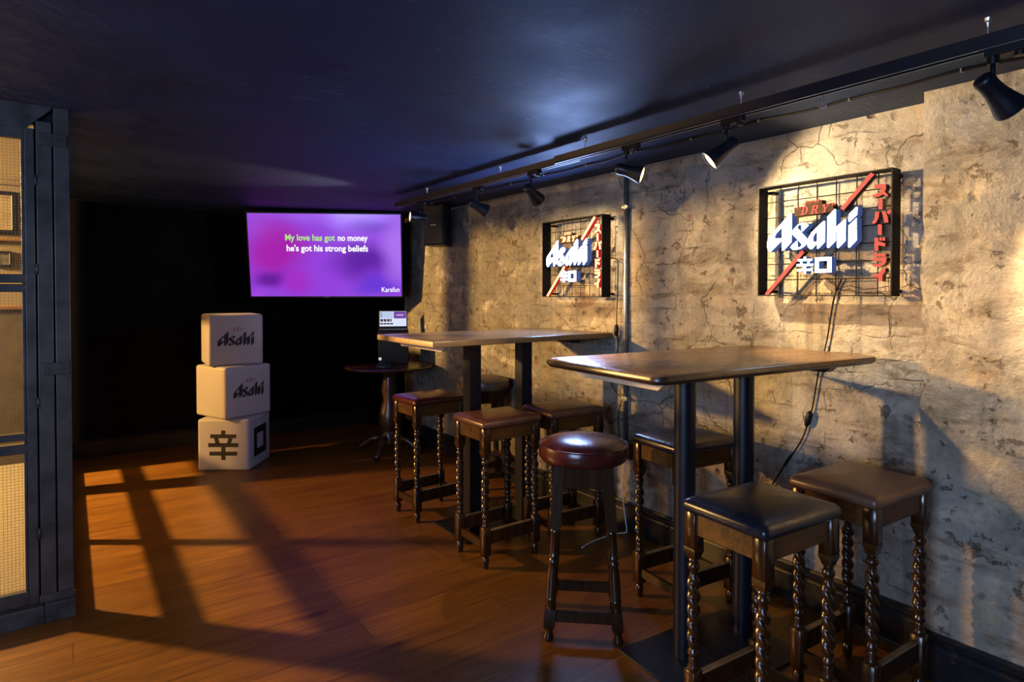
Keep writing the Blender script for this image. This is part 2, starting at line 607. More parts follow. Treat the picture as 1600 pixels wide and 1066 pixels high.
def add_loft(bm, rings, close_a=True, close_b=True, mat=0):
    rv = [[bm.verts.new(p) for p in ring] for ring in rings]
    n = len(rv[0])
    for i in range(len(rv) - 1):
        for j in range(n):
            f = bm.faces.new((rv[i][j], rv[i][(j + 1) % n], rv[i + 1][(j + 1) % n], rv[i + 1][j]))
            f.material_index = mat
    if close_a:
        f = bm.faces.new(list(reversed(rv[0])))
        f.material_index = mat
    if close_b:
        f = bm.faces.new(rv[-1])
        f.material_index = mat
    return rv


def add_lathe(bm, prof, seg=24, mtx=None, mat=0):
    rings = []
    for r, z in prof:
        ring = []
        for k in range(seg):
            a = 2 * PI * k / seg
            p = Vector((max(r, 1e-4) * math.cos(a), max(r, 1e-4) * math.sin(a), z))
            ring.append(mtx @ p if mtx else p)
        rings.append(ring)
    return add_loft(bm, rings, True, True, mat)


def frame_to(a, b):
    """matrix that carries +Z onto the way from a to b, origin at a"""
    d = (Vector(b) - Vector(a))
    return Matrix.Translation(Vector(a)) @ d.to_track_quat('Z', 'Y').to_matrix().to_4x4(), d.length


def add_tube(bm, pts, r, seg=10, mat=0):
    pts = [Vector(p) for p in pts]
    rings = []
    prev_n = None
    for i, p in enumerate(pts):
        if i == 0:
            t = pts[1] - pts[0]
        elif i == len(pts) - 1:
            t = pts[-1] - pts[-2]
        else:
            t = (pts[i + 1] - p).normalized() + (p - pts[i - 1]).normalized()
        t.normalize()
        if prev_n is None:
            n = t.orthogonal().normalized()
        else:
            n = prev_n - t * prev_n.dot(t)
            n = n.normalized() if n.length > 1e-5 else t.orthogonal().normalized()
        prev_n = n
        b = t.cross(n)
        rings.append([p + (n * math.cos(2 * PI * k / seg) + b * math.sin(2 * PI * k / seg)) * r for k in range(seg)])
    return add_loft(bm, rings, True, True, mat)


def curve_pts(pts, n=8):
    """Catmull-Rom through the points"""
    P = [Vector(p) for p in pts]
    P = [P[0] * 2 - P[1]] + P + [P[-1] * 2 - P[-2]]
    out = []
    for i in range(1, len(P) - 2):
        for k in range(n):
            t = k / n
            a, b, c, d = P[i - 1], P[i], P[i + 1], P[i + 2]
            out.append(0.5 * ((2 * b) + (c - a) * t + (2 * a - 5 * b + 4 * c - d) * t * t + (3 * b - a - 3 * c + d) * t ** 3))
    out.append(P[-2])
    return out


def rrect(hx, hy, r, z, seg=5):
    pts = []
    for cx, cy, a0 in ((hx - r, hy - r, 0), (-hx + r, hy - r, PI / 2), (-hx + r, -hy + r, PI), (hx - r, -hy + r, 1.5 * PI)):
        for k in range(seg + 1):
            a = a0 + PI / 2 * k / seg
            pts.append((cx + r * math.cos(a), cy + r * math.sin(a), z))
    return pts


def add_prism(bm, loops, to3, d0, d1, mat_front=0, mat_side=1):
    """loops: outline then holes, 2-D; to3(u, v, d) gives the place; front at d1"""
    flat = [p for lp in loops for p in lp]
    tris = tessellate_polygon([[Vector((p[0], p[1], 0)) for p in lp] for lp in loops])
    f = [bm.verts.new(to3(p[0], p[1], d1)) for p in flat]
    b = [bm.verts.new(to3(p[0], p[1], d0)) for p in flat]
    for a, c, e in tris:
        try:
            bm.faces.new((f[a], f[c], f[e])).material_index = mat_front
            bm.faces.new((b[e], b[c], b[a])).material_index = mat_side
        except ValueError:
            pass
    k = 0
    for lp in loops:
        n = len(lp)
        for i in range(n):
            i0, i1 = k + i, k + (i + 1) % n
            bm.faces.new((f[i0], f[i1], b[i1], b[i0])).material_index = mat_side
        k += n


def text_bm(body, size, extrude=0.0005, shear=0.0, offset=0.0, align='LEFT', spacing=1.0):
    """lettering as a mesh in the XY plane, facing +Z"""
    cu = bpy.data.curves.new('lettering', 'FONT')
    cu.body = body
    cu.size = size
    cu.extrude = extrude
    cu.shear = shear
    cu.offset = offset
    cu.align_x = align
    cu.space_character = spacing
    cu.resolution_u = 3
    o = bpy.data.objects.new('lettering', cu)
    COL.objects.link(o)
    bpy.context.view_layer.update()
    dg = bpy.context.evaluated_depsgraph_get()
    me = bpy.data.meshes.new_from_object(o.evaluated_get(dg))
    bm = bmesh.new()
    bm.from_mesh(me)
    bpy.data.objects.remove(o)
    bpy.data.meshes.remove(me)
    for f in bm.faces:
        f.material_index = 0
    return bm


def xform(bm, mtx):
    bmesh.ops.transform(bm, matrix=mtx, verts=bm.verts[:])
    return bm


def grp_copy(root, loc, rotz, label, seat_mat=None, group=None):
    """a copy of a thing with copies of its parts and their parts"""
    r = root.copy()
    COL.objects.link(r)
    r.location = loc
    r.rotation_euler = (0, 0, rotz)
    r['label'] = label
    if group:
        r['group'] = group
    for ch in [c for c in root.children]:
        c2 = ch.copy()
        COL.objects.link(c2)
        c2.parent = r
        if seat_mat and ch.name.split('.')[0] in ('seat', 'piping'):
            c2.data = ch.data.copy()
            c2.data.materials[0] = seat_mat
        for g in [k for k in ch.children]:
            g2 = g.copy()
            COL.objects.link(g2)
            g2.parent = c2
    return r


# ------------------------------------------------------------------ the setting
WX = 2.64            # face of the plastered wall
BY = 6.27            # face of the back wall


def cz(x):           # the ceiling falls a little towards the plastered wall
    return 2.165 - 0.062 * x / WX


o = struct(obj('floor', box_bm((-0.04, -2.7, -0.06), (3.0, 6.5, 0.0)), M['floor']))
bm = bmesh.new()
add_box(bm, (-2.5, -2.7, -0.06), (-0.04, 3.25, 0.0))
fl2 = struct(obj('floor_entrance', bm, M['floor']))
struct(obj('floor_adjoining', box_bm((-3.3, 3.25, -0.06), (-0.04, 6.6, 0.0)), M['tan_floor']))

bm = bmesh.new()
xs = [-2.5 + (2.85 + 2.5) * i / 10 for i in range(11)]
add_loft(bm, [[(x, -2.7, cz(x)), (x, 6.4, cz(x)), (x, 6.4, cz(x) + 0.1), (x, -2.7, cz(x) + 0.1)] for x in xs if x > -0.06 or True])
bmesh.ops.bisect_plane(bm, geom=bm.verts[:] + bm.edges[:] + bm.faces[:], plane_co=(0, 3.32, 0), plane_no=(0, 1, 0))
bmesh.ops.bisect_plane(bm, geom=bm.verts[:] + bm.edges[:] + bm.faces[:], plane_co=(-0.05, 0, 0), plane_no=(1, 0, 0))
for f in [f for f in bm.faces if f.calc_center_median().y > 3.32 and f.calc_center_median().x < -0.05]:
    bm.faces.remove(f)
struct(obj('ceiling', bm, M['ceiling']))

# plastered wall and the pier that steps forward
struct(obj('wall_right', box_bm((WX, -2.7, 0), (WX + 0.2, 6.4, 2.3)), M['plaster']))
bm = bmesh.new()
n = 42
edge = []
rnd = random.Random(3)
for i in range(n + 1):
    z = 2.105 * i / n
    amp = 0.0 if z > 1.62 else 0.028
    edge.append((0.945 + (rnd.random() - 0.6) * amp, z))
loop = [(-2.69, 0.0)] + edge + [(-2.69, 2.105)]
add_prism(bm, [loop], lambda u, v, d: (WX - d, u, v), 0.0, 0.135, 0, 0)
struct(obj('wall_pier', bm, M['pier']))
struct(obj('wall_back', box_bm((-0.05, BY, 0), (2.9, BY + 0.15, 2.3)), M['black_wall']))
struct(obj('wall_corner_boarding', box_bm((WX - 0.05, 5.46, 0), (WX, BY, 2.12)), M['black_wall']))
# rear and side walls behind the camera
struct(obj('wall_rear', box_bm((-2.5, -2.8, 0), (2.9, -2.7, 2.3)), M['black_wall']))
bm = bmesh.new()
add_box(bm, (-2.5, -2.7, 0), (-2.4, 3.25, 0.85))
add_box(bm, (-2.5, -2.7, 2.05), (-2.4, 3.25, 2.4))
add_box(bm, (-2.5, -2.7, 0.85), (-2.4, -1.1, 2.05))
add_box(bm, (-2.5, 0.7, 0.85), (-2.4, 3.25, 2.05))
struct(obj('wall_left', bm, M['black_wall']))
bm = bmesh.new()
for y0, y1, z0, z1 in ((-1.1, 0.7, 0.85, 0.9), (-1.1, 0.7, 2.0, 2.05), (-1.1, -1.05, 0.9, 2.0), (0.65, 0.7, 0.9, 2.0), (-0.23, -0.17, 0.9, 2.0)):
    add_box(bm, (-2.48, y0, z0), (-2.42, y1, z1))
struct(obj('window_added', bm, M['black_gloss']))  # unseen window frame, added to go with the blue fill


def skirting(name, a, b, depth_dir, h=0.168):
    """moulded skirting from a to b (2-D), standing off the wall along depth_dir"""
    prof = [(0, 0), (0.024, 0), (0.024, h * .70), (0.020, h * .74), (0.020, h * .80), (0.027, h * .85), (0.027, h * .90),
            (0.016, h * .94), (0.010, h), (0, h)]
    bm = bmesh.new()
    rings = []
    for p in (a, b):
        rings.append([(p[0] + depth_dir[0] * d, p[1] + depth_dir[1] * d, z) for d, z in prof])
    add_loft(bm, rings)
    return struct(obj(name, bm, M['black_gloss']))


skirting('baseboard_right', (WX, 0.95), (WX, 5.46), (-1, 0))
skirting('baseboard_pier', (WX - 0.135, -2.6), (WX - 0.135, 0.945), (-1, 0))
skirting('baseboard_back', (0.0, BY), (2.58, BY), (0, -1), 0.15)

# adjoining room seen through the steel door
AY = 6.40
bm = bmesh.new()
add_box(bm, (-3.3, AY, 1.27), (0.0, AY + 0.1, 2.85))
struct(obj('wall_adjoining', bm, M['cream']))
struct(obj('wall_adjoining_dado', box_bm((-3.3, AY - 0.02, 0), (0.0, AY + 0.1, 1.27)), M['dado']))
struct(obj('wall_adjoining_side', box_bm((-3.4, 3.25, 0), (-3.3, 6.5, 2.85)), M['cream']))
struct(obj('wall_adjoining_near', box_bm((-3.3, 3.27, 0), (-1.10, 3.33, 2.85)), M['cream']))
struct(obj('ceiling_adjoining', box_bm((-3.4, 3.25, 2.78), (0.0, 6.5, 2.85)), M['cream']))
struct(obj('wall_adjoining_head', box_bm((-1.10, 3.27, 2.20), (0.0, 3.33, 2.85)), M['black_wall']))
struct(obj('wall_adjoining_over', box_bm((-0.055, 3.33, 2.17), (0.0, AY, 2.80)), M['black_wall']))
struct(obj('trim_1', box_bm((-3.3, AY - 0.03, 1.80), (-0.06, AY, 1.825), 0.006), M['wood_rail']))
struct(obj('trim_2', box_bm((-3.3, AY - 0.05, 2.25), (-0.06, AY, 2.29), 0.006), M['cream']))
struct(obj('trim_3', box_bm((-3.3, AY - 0.035, 1.25), (-0.06, AY - 0.0, 1.285), 0.006), M['wood_rail']))


def picture(name, label, x0, x1, z0, z1, mat, fw):
    t = thing(name, label, 'picture', ((x0 + x1) / 2, AY, z0))
    w, h = (x1 - x0) / 2, z1 - z0
    bm = bmesh.new()
    for lo, hi in (((-w, -0.022, 0), (w, -0.001, fw)), ((-w, -0.022, h - fw), (w, -0.001, h)),
                   ((-w, -0.022, fw), (-w + fw, -0.001, h - fw)), ((w - fw, -0.022, fw), (w, -0.001, h - fw))):
        add_box(bm, lo, hi, 0.003, 1)
    obj('frame', bm, M['black_plastic'], t)
    obj('print', box_bm((-w + fw, -0.010, fw), (w - fw, -0.001, h - fw)), mat, t)
    return t


picture('framed_picture', 'large faded landscape print in a black frame seen through the upper door glass', -0.82, -0.34, 1.86, 2.20, M['picture'], 0.03)
picture('framed_picture', 'small dark print on the cream wall below the large landscape picture', -0.52, -0.375, 1.60, 1.72, M['picture_dark'], 0.012)
# strip light under the adjoining ceiling
t = thing('strip_light', 'slim warm strip light seen high through the door glass', 'light', (-0.36, 5.2, 2.78))
obj('housing', box_bm((-0.03, -0.35, -0.03), (0.03, 0.35, 0.0), 0.004), M['cream'], t)
obj('tube', box_bm((-0.02, -0.33, -0.05), (0.02, 0.33, -0.03), 0.006), M['tube_warm'], t)
# hanging lamp that carries the warm light
t = thing('pendant_lamp', 'warm pendant lamp of the room behind the steel door', 'lamp', (-2.55, 6.02, 2.78))
bm = bmesh.new()
add_tube(bm, [(0, 0, 0), (0, 0, -0.40)], 0.006, 8)
obj('cord', bm, M['black_cable'], t)
bm = bmesh.new()
add_lathe(bm, [(0.02, -0.33), (0.04, -0.38), (0.10, -0.46), (0.10, -0.465), (0.035, -0.39), (0.015, -0.34)], 24)
obj('lamp_shade', bm, M['black_metal'], t, True)


# ------------------------------------------------------------------ steel framed partition and door (facing the camera)
PY = 3.25
part = thing('steel_partition', 'dark steel frame of the glazed partition, two flat posts joined by straps', 'partition', (0, PY, 0))


def part_box(name, lo, hi, mat, bevel=0.003, parent=part):
    return obj(name, box_bm(lo, hi, bevel, 2), mat, parent)


part_box('post', (-0.048, -0.005, 0.10), (0.005, 0.05, cz(0)), M['steel_dark'])
part_box('post', (-0.107, -0.005, 0.10), (-0.054, 0.05, 2.10), M['steel_dark'])
part_box('backing_plate', (-0.115, 0.02, 0.09), (0.003, 0.06, cz(0)), M['black_metal'])
for z0, z1 in ((2.0, 2.052), (1.036, 1.088)):
    s = part_box('tie_strap', (-0.098, -0.012, z0), (-0.002, -0.005, z1), M['steel_rust'], 0.002)
    bm = bmesh.new()
    for x in (-0.078, -0.022):
        add_lathe(bm, [(0.0, 0), (0.006, 0.0), (0.005, 0.004), (0.0, 0.005)], 10,
                  Matrix.Translation((x, -0.012, (z0 + z1) / 2)) @ Matrix.Rotation(PI / 2, 4, 'X'))
    obj('bolt', bm, M['steel_dark'], s, True)
bm = bmesh.new()
add_prism(bm, [[(-1.10, 2.105), (-0.14, 2.06), (-0.107, 2.10), (-0.054, cz(0) - 0.012), (-0.054, cz(0)), (-1.10, cz(0))]],
          lambda u, v, d: (u, -d, v), -0.05, 0.004, 0, 0)
obj('header', bm, M['steel_rust'], part)
bm = bmesh.new()
add_box(bm, (-1.10, -0.035, 0), (-0.095, 0.06, 0.075), 0.004)
add_box(bm, (-0.094, -0.035, 0), (0.012, 0.06, 0.080), 0.004)
add_box(bm, (-0.112, -0.014, 0.078), (0.006, 0.05, 0.11), 0.003)
obj('kerb', bm, M['steel_rust'], part)
part_box('far_post', (-1.10, -0.005, 0.10), (-1.04, 0.05, 2.12), M['steel_dark'])

door = struct(thing('door_1', 'steel framed door with wired glass panes left of the flat posts', 'door', (0, PY, 0)))
part_box('stile', (-0.146, -0.006, 0.079), (-0.113, 0.034, 2.065), M['steel_dark'], parent=door)
part_box('stile', (-1.035, -0.006, 0.10), (-0.985, 0.034, 2.065), M['steel_dark'], parent=door)
part_box('glazing_bead', (-0.158, 0.002, 0.13), (-0.147, 0.03, 2.055), M['steel_dark'], 0.002, door)
for z0, z1 in ((1.424, 1.46), (1.386, 1.420), (0.770, 0.80), (0.716, 0.755), (0.079, 0.138), (2.02, 2.065)):
    part_box('rail', (-0.985, -0.005, z0), (-0.146, 0.032, z1), M['steel_dark'], 0.003, door)
for z in (1.83, 1.46, 0.90, 0.35):
    bm = bmesh.new()
    add_tube(bm, [(-0.110, -0.008, z), (-0.110, -0.008, z + 0.045)], 0.005, 8)
    obj('hinge', bm, M['steel_dark'], door, True)
for z0, z1 in ((0.138, 0.716), (0.80, 1.386), (1.46, 2.02)):
    g = obj('glass_pane', box_bm((-0.985, 0.010, z0), (-0.152, 0.015, z1)), M['glass'], door)
    bm = bmesh.new()
    x = -0.165
    while x > -0.98:
        add_box(bm, (x - 0.0005, 0.0120, z0), (x + 0.0005, 0.0130, z1))
        x -= 0.0125
    z = z0 + 0.012
    while z < z1:
        add_box(bm, (-0.985, 0.0120, z - 0.0005), (-0.152, 0.0130, z + 0.0005))
        z += 0.0125
    obj('wire_mesh', bm, M['galv'], g)['kind'] = 'stuff'

# glazed return that runs back from the post to the rear wall
ret = thing('glazed_screen', 'glazed steel screen running from the posts back to the black wall', 'screen', (0, PY, 0))
D = BY - PY


def ret_box(name, y0, y1, z0, z1, x0=-0.045, x1=-0.004, mat='steel_dark'):
    return obj(name, box_bm((x0, y0, z0), (x1, y1, z1), 0.002, 1), M[mat], ret)


ret_box('kick_rail', 0.07, D - 0.01, 0.0, 0.075, mat='steel_rust')
ret_box('rail', 0.07, D - 0.01, 0.275, 0.350)
ret_box('rail', 0.07, D - 0.01, 0.56, 0.64)
ret_box('rail', 0.07, D - 0.01, 1.44, 1.50)
ret_box('head_rail', 0.07, D - 0.01, 2.05, 2.16)
ret_box('mullion', 0.92, 0.985, 0.075, 2.05)
ret_box('mullion', 1.90, 2.12, 0.075, 2.05)
ret_box('end_shade_panel', 2.50, D - 0.01, 0.075, 2.05)  # unseen, widened to keep lamp light off the floor beyond the cubes
for z0, z1 in ((0.075, 0.275), (0.35, 0.56), (0.64, 1.44), (1.50, 2.05)):
    ret_box('glass_pane', 0.08, 2.50, z0, z1, -0.027, -0.022, 'dimming' if z0 == 0.64 else 'glass')


# ------------------------------------------------------------------ lettering outlines (metres, from the sign's lower corner)
LET = {
    'A': [[(0.1545, 0.3573), (0.1622, 0.3571), (0.1618, 0.2331), (0.127, 0.1988), (0.1169, 0.198), (0.1166, 0.2412), (0.0683, 0.198), (0.059, 0.1957), (0.0514, 0.2031), (0.0464, 0.2201), (0.0474, 0.2408), (0.0566, 0.2645), (0.0752, 0.2803), (0.1045, 0.3087)],
          [(0.1162, 0.2991), (0.1165, 0.2532), (0.0865, 0.2536), (0.0835, 0.2607), (0.09, 0.2739)]],
    's': [[(0.2371, 0.2984), (0.2098, 0.2735), (0.2046, 0.2772), (0.2044, 0.2997), (0.1968, 0.3044), (0.1893, 0.2977), (0.1886, 0.2912), (0.2315, 0.2415), (0.2323, 0.2283), (0.2215, 0.2125), (0.2045, 0.202), (0.1838, 0.1976), (0.1662, 0.1999), (0.1556, 0.2093), (0.1608, 0.218), (0.1852, 0.2381), (0.1876, 0.2363), (0.1889, 0.2113), (0.1941, 0.2069), (0.2027, 0.2121), (0.2071, 0.2201), (0.1622, 0.2683), (0.1614, 0.2767), (0.1726, 0.2909), (0.1899, 0.306), (0.2071, 0.312), (0.2259, 0.3083)]],
    'a': [[(0.302, 0.3119), (0.3062, 0.3066), (0.3059, 0.2233), (0.2785, 0.1967), (0.2725, 0.198), (0.2724, 0.2175), (0.252, 0.1969), (0.2419, 0.1982), (0.2334, 0.2069), (0.2293, 0.2219), (0.2348, 0.2445), (0.2481, 0.2664), (0.281, 0.2961)],
          [(0.272, 0.2677), (0.2723, 0.2304), (0.2651, 0.2244), (0.2567, 0.2315), (0.2566, 0.2462), (0.2631, 0.2603)]],
    'h': [[(0.3446, 0.3552), (0.3494, 0.3515), (0.35, 0.2804), (0.3853, 0.311), (0.39, 0.3065), (0.3891, 0.2223), (0.36, 0.1944), (0.3547, 0.1979), (0.3536, 0.2627), (0.3501, 0.2598), (0.3504, 0.225), (0.3206, 0.1967), (0.3141, 0.2003), (0.3147, 0.3266)]],
    'i': [[(0.4312, 0.3102), (0.4328, 0.2224), (0.4046, 0.1933), (0.3985, 0.1968), (0.3993, 0.2823)]],
    'dot': [[(0.4287, 0.3542), (0.4347, 0.3523), (0.4334, 0.3223), (0.4037, 0.2959), (0.3991, 0.2994), (0.4004, 0.3273)]],
}
PLATE = [(0.1684, 0.3799), (0.2175, 0.3816), (0.2174, 0.4), (0.2883, 0.3992), (0.2884, 0.3818), (0.335, 0.3817), (0.3359, 0.3451), (0.1687, 0.3404)]
KANA = [
    [[(0.4915, 0.4338), (0.5333, 0.4292), (0.5335, 0.4124), (0.5288, 0.4007), (0.5413, 0.3867), (0.5385, 0.3809), (0.5337, 0.3815), (0.5231, 0.3922), (0.5086, 0.3848), (0.488, 0.3832), (0.4869, 0.3948), (0.5026, 0.3969), (0.5133, 0.4059), (0.5171, 0.4147), (0.4916, 0.4192)]],
    [[(0.5057, 0.3779), (0.5213, 0.3759), (0.5216, 0.3346), (0.5061, 0.3363)]],
    [[(0.4954, 0.3286), (0.5101, 0.327), (0.5083, 0.306), (0.4997, 0.2861), (0.4879, 0.2805), (0.4835, 0.2887), (0.4927, 0.3003)],
     [(0.5178, 0.3278), (0.5313, 0.3263), (0.5402, 0.3049), (0.5432, 0.283), (0.5289, 0.2817), (0.5258, 0.3001)],
     [(0.5453 + 0.0078 * math.cos(2 * PI * k / 12), 0.3222 + 0.0085 * math.sin(2 * PI * k / 12)) for k in range(12)]],
    [[(0.5052, 0.2783), (0.5196, 0.277), (0.52, 0.2366), (0.5056, 0.2378)]],
    [[(0.4933, 0.2276), (0.5076, 0.2266), (0.5078, 0.2131), (0.5334, 0.2031), (0.5316, 0.1908), (0.5079, 0.1975), (0.5081, 0.1757), (0.4937, 0.1765)],
     [(0.5109, 0.2274), (0.5197, 0.2267), (0.5198, 0.2143), (0.5111, 0.2149)], [(0.522, 0.2266), (0.5317, 0.2259), (0.5318, 0.2135), (0.5221, 0.2142)]],
    [[(0.4899, 0.1662), (0.5347, 0.1639), (0.5348, 0.1525), (0.49, 0.1547)],
     [(0.4871, 0.1496), (0.5377, 0.1493), (0.5369, 0.1329), (0.5284, 0.1209), (0.5129, 0.1131), (0.4893, 0.1156), (0.4892, 0.1255), (0.5109, 0.1257), (0.5224, 0.1356), (0.4871, 0.1392)]],
    [[(0.5207, 0.1087), (0.5352, 0.1082), (0.5324, 0.0939), (0.5239, 0.0828), (0.5235, 0.0579), (0.5085, 0.0582), (0.5074, 0.0738), (0.4877, 0.0732), (0.4886, 0.0857), (0.5044, 0.0853), (0.517, 0.0964)]],
]
# the two-stroke kanji, in a unit square
KARA = [[[(0.43, 0.86), (0.57, 0.86), (0.57, 1.0), (0.43, 1.0)]], [[(0.07, 0.74), (0.93, 0.74), (0.93, 0.87), (0.07, 0.87)]],
        [[(0.19, 0.75), (0.33, 0.75), (0.39, 0.53), (0.25, 0.53)]], [[(0.67, 0.75), (0.81, 0.75), (0.75, 0.53), (0.61, 0.53)]],
        [[(0.0, 0.44), (1.0, 0.44), (1.0, 0.575), (0.0, 0.575)]], [[(0.04, 0.15), (0.96, 0.15), (0.96, 0.285), (0.04, 0.285)]],
        [[(0.43, 0.0), (0.57, 0.0), (0.57, 0.45), (0.43, 0.45)]]]
KUCHI = [[(0.0, 0.0), (1.0, 0.0), (1.0, 1.0), (0.0, 1.0)], [(0.25, 0.24), (0.25, 0.76), (0.75, 0.76), (0.75, 0.24)]]
# slanted serif capitals for the small word, unit height
SERIF = {
    'D': [[(0.0, 0.0), (0.45, 0.0), (0.70, 0.14), (0.80, 0.5), (0.72, 0.86), (0.48, 1.0), (0.06, 1.0), (0.06, 0.93), (0.16, 0.90), (0.12, 0.10), (0.0, 0.07)],
          [(0.34, 0.09), (0.36, 0.91), (0.48, 0.88), (0.56, 0.5), (0.50, 0.14)]],
    'R': [[(0.0, 0.0), (0.40, 0.0), (0.40, 0.07), (0.32, 0.10), (0.32, 0.44), (0.40, 0.44), (0.58, 0.0), (0.86, 0.0), (0.86, 0.07), (0.78, 0.10), (0.60, 0.48), (0.74, 0.60), (0.76, 0.80), (0.64, 0.96), (0.48, 1.0), (0.02, 1.0), (0.02, 0.93), (0.12, 0.90), (0.10, 0.10), (0.0, 0.07)],
          [(0.32, 0.53), (0.33, 0.91), (0.46, 0.90), (0.54, 0.74), (0.46, 0.55)]],
    'Y': [[(0.22, 0.0), (0.62, 0.0), (0.62, 0.07), (0.54, 0.10), (0.54, 0.42), (0.76, 0.90), (0.86, 0.93), (0.86, 1.0), (0.56, 1.0), (0.56, 0.93), (0.64, 0.90), (0.49, 0.56), (0.32, 0.90), (0.40, 0.93), (0.40, 1.0), (0.0, 1.0), (0.0, 0.93), (0.08, 0.90), (0.32, 0.42), (0.32, 0.10), (0.22, 0.07)]],
    'Q': [[(0.10, 0.72), (0.20, 0.72), (0.26, 0.98), (0.10, 0.98)]],
}


def small_words(bm, x0, y0, h, to3, d0, d1, ms, mside, sh=0.22, super_word=True):
    """SUPER over "DRY", slanted capitals"""
    def put(ch, x, y, hh, wf=1.0):
        lps = SERIF[ch]
        add_prism(bm, [[(x + (p[0] * wf + p[1] * sh) * hh, y + p[1] * hh) for p in lp] for lp in lps], to3, d0, d1, ms, mside)
    put('D', x0, y0, h, 1.15)
    put('R', x0 + 1.30 * h, y0, h, 1.1)
    put('Y', x0 + 2.55 * h, y0, h, 1.1)
    for k in (0, 0.28):
        put('Q', x0 + (-0.62 + k) * h, y0 + 0.02 * h, h)
        put('Q', x0 + (3.66 + k) * h, y0 + 0.02 * h, h)
    if super_word:
        tb = text_bm('SUPER', h * 0.62, 0.0, sh, h * 0.012, 'LEFT', 1.06)
        m0 = {}
        for f in tb.faces:
            vs = []
            for v in f.verts:
                if v.index not in m0:
                    m0[v.index] = bm.verts.new(to3(x0 + 0.62 * h + v.co.x, y0 + 1.28 * h + v.co.y, d1))
                vs.append(m0[v.index])
            try:
                bm.faces.new(vs).material_index = ms
            except ValueError:
                pass
        tb.free()


# ------------------------------------------------------------------ illuminated wall signs
SW, SH, SD = 0.560, 0.488, 0.07


def wall_sign(name, label, y_left, z0, red, white):
    t = thing(name, label, 'sign', (WX - 0.04, y_left, z0))
    to3 = lambda u, v, d: (-d, -u, v)
    redside = M['red_side_bloom'] if red is M['glow_red_hot'] else M['red_side']
    bm = bmesh.new()
    k = 0.005
    add_box(bm, (-SD, -k, 0), (0, 0, SH))
    add_box(bm, (-SD, -SW, 0), (0, -SW + k, SH))
    add_box(bm, (-SD, -SW + k, 0), (0, -k, k))
    add_box(bm, (-SD, -SW + k, SH - k), (0, -k, SH))
    obj('frame', bm, M['sign_black'], t)
    for y, z in ((-0.02, 0.02), (-SW + 0.02, 0.02), (-0.02, SH - 0.02), (-SW + 0.02, SH - 0.02)):
        obj('wall_bracket', box_bm((-0.006, y - 0.012, z - 0.006), (0.042, y + 0.012, z + 0.006)), M['sign_black'], t)
    bm = bmesh.new()
    for i in range(7):
        u = 0.002 + 0.0815 * i
        if 0.01 < u < SW - 0.01:
            add_tube(bm, [to3(u, 0.003, 0.026), to3(u, SH - 0.003, 0.026)], 0.0022, 6)
    for i in range(6):
        v = 0.072 + 0.0695 * i
        add_tube(bm, [to3(0.003, v, 0.0295), to3(SW - 0.003, v, 0.0295)], 0.0022, 6)
    obj('wire_grid', bm, M['sign_black'], t)
    for ch in ('A', 's', 'a', 'h', 'i'):
        bm = bmesh.new()
        add_prism(bm, LET[ch], to3, 0.031, 0.072)
        if ch == 'i':
            add_prism(bm, LET['dot'], to3, 0.031, 0.072)
        obj('letter', bm, [white, M['glow_side']], t)
    bm = bmesh.new()
    for lp in KARA:
        add_prism(bm, [[(0.1835 + p[0] * 0.0735, 0.0955 + p[1] * 0.0715) for p in q] for q in lp], to3, 0.031, 0.070)
    obj('character', bm, [white, M['glow_side']], t)
    bm = bmesh.new()
    add_prism(bm, [[(0.2630 + p[0] * 0.0700, 0.0975 + p[1] * 0.0640) for p in q] for q in KUCHI], to3, 0.031, 0.070)
    obj('character', bm, [white, M['glow_side']], t)
    for lps in KANA:
        bm = bmesh.new()
        for lp in lps:
            add_prism(bm, [lp], to3, 0.031, 0.062)
            # dark halo behind every stroke
            cx = sum(p[0] for p in lp) / len(lp)
            cy = sum(p[1] for p in lp) / len(lp)
        obj('character', bm, [red, redside], t)
    bm = bmesh.new()
    add_prism(bm, [PLATE], to3, 0.031, 0.064, 0, 0)
    pl = obj('plaque', bm, M['plaque'], t)
    bm = bmesh.new()
    small_words(bm, 0.1945, 0.3455, 0.0345, to3, 0.064, 0.0665, 0, 0)
    obj('lettering', bm, red, pl)
    # red diagonal: lit tube in a dark channel, in two runs behind the big word
    for a, b in (((0.030, 0.004), (0.203, 0.193)), ((0.3630, 0.352), (0.4800, 0.480))):
        d = Vector((b[0] - a[0], b[1] - a[1])).normalized()
        nrm = Vector((-d.y, d.x))
        q = [Vector(a) + nrm * 0.0085, Vector(a) - nrm * 0.0085, Vector(b) - nrm * 0.0085, Vector(b) + nrm * 0.0085]
        bm = bmesh.new()
        add_prism(bm, [[(p.x, p.y) for p in q]], to3, 0.044, 0.052)
        tube = obj('neon_bar', bm, [red, redside], t)
        q = [Vector(a) + nrm * 0.011, Vector(a) - nrm * 0.013, Vector(b) - nrm * 0.013, Vector(b) + nrm * 0.011]
        bm = bmesh.new()
        add_prism(bm, [[(max(0.007, p.x), min(SH - 0.006, max(0.006, p.y))) for p in q]], to3, 0.030, 0.044, 0, 0)
        obj('channel', bm, redside, tube)
    return t


wall_sign('illuminated_sign', 'larger looking lit beer sign in a black grid frame above the round poled table', 1.617, 1.369, M['glow_red'], M['glow_white'])
wall_sign('illuminated_sign', 'lit beer sign hanging beside the steel conduit above the square legged table', 3.180, 1.358, M['glow_red_hot'], M['glow_white_hot'])


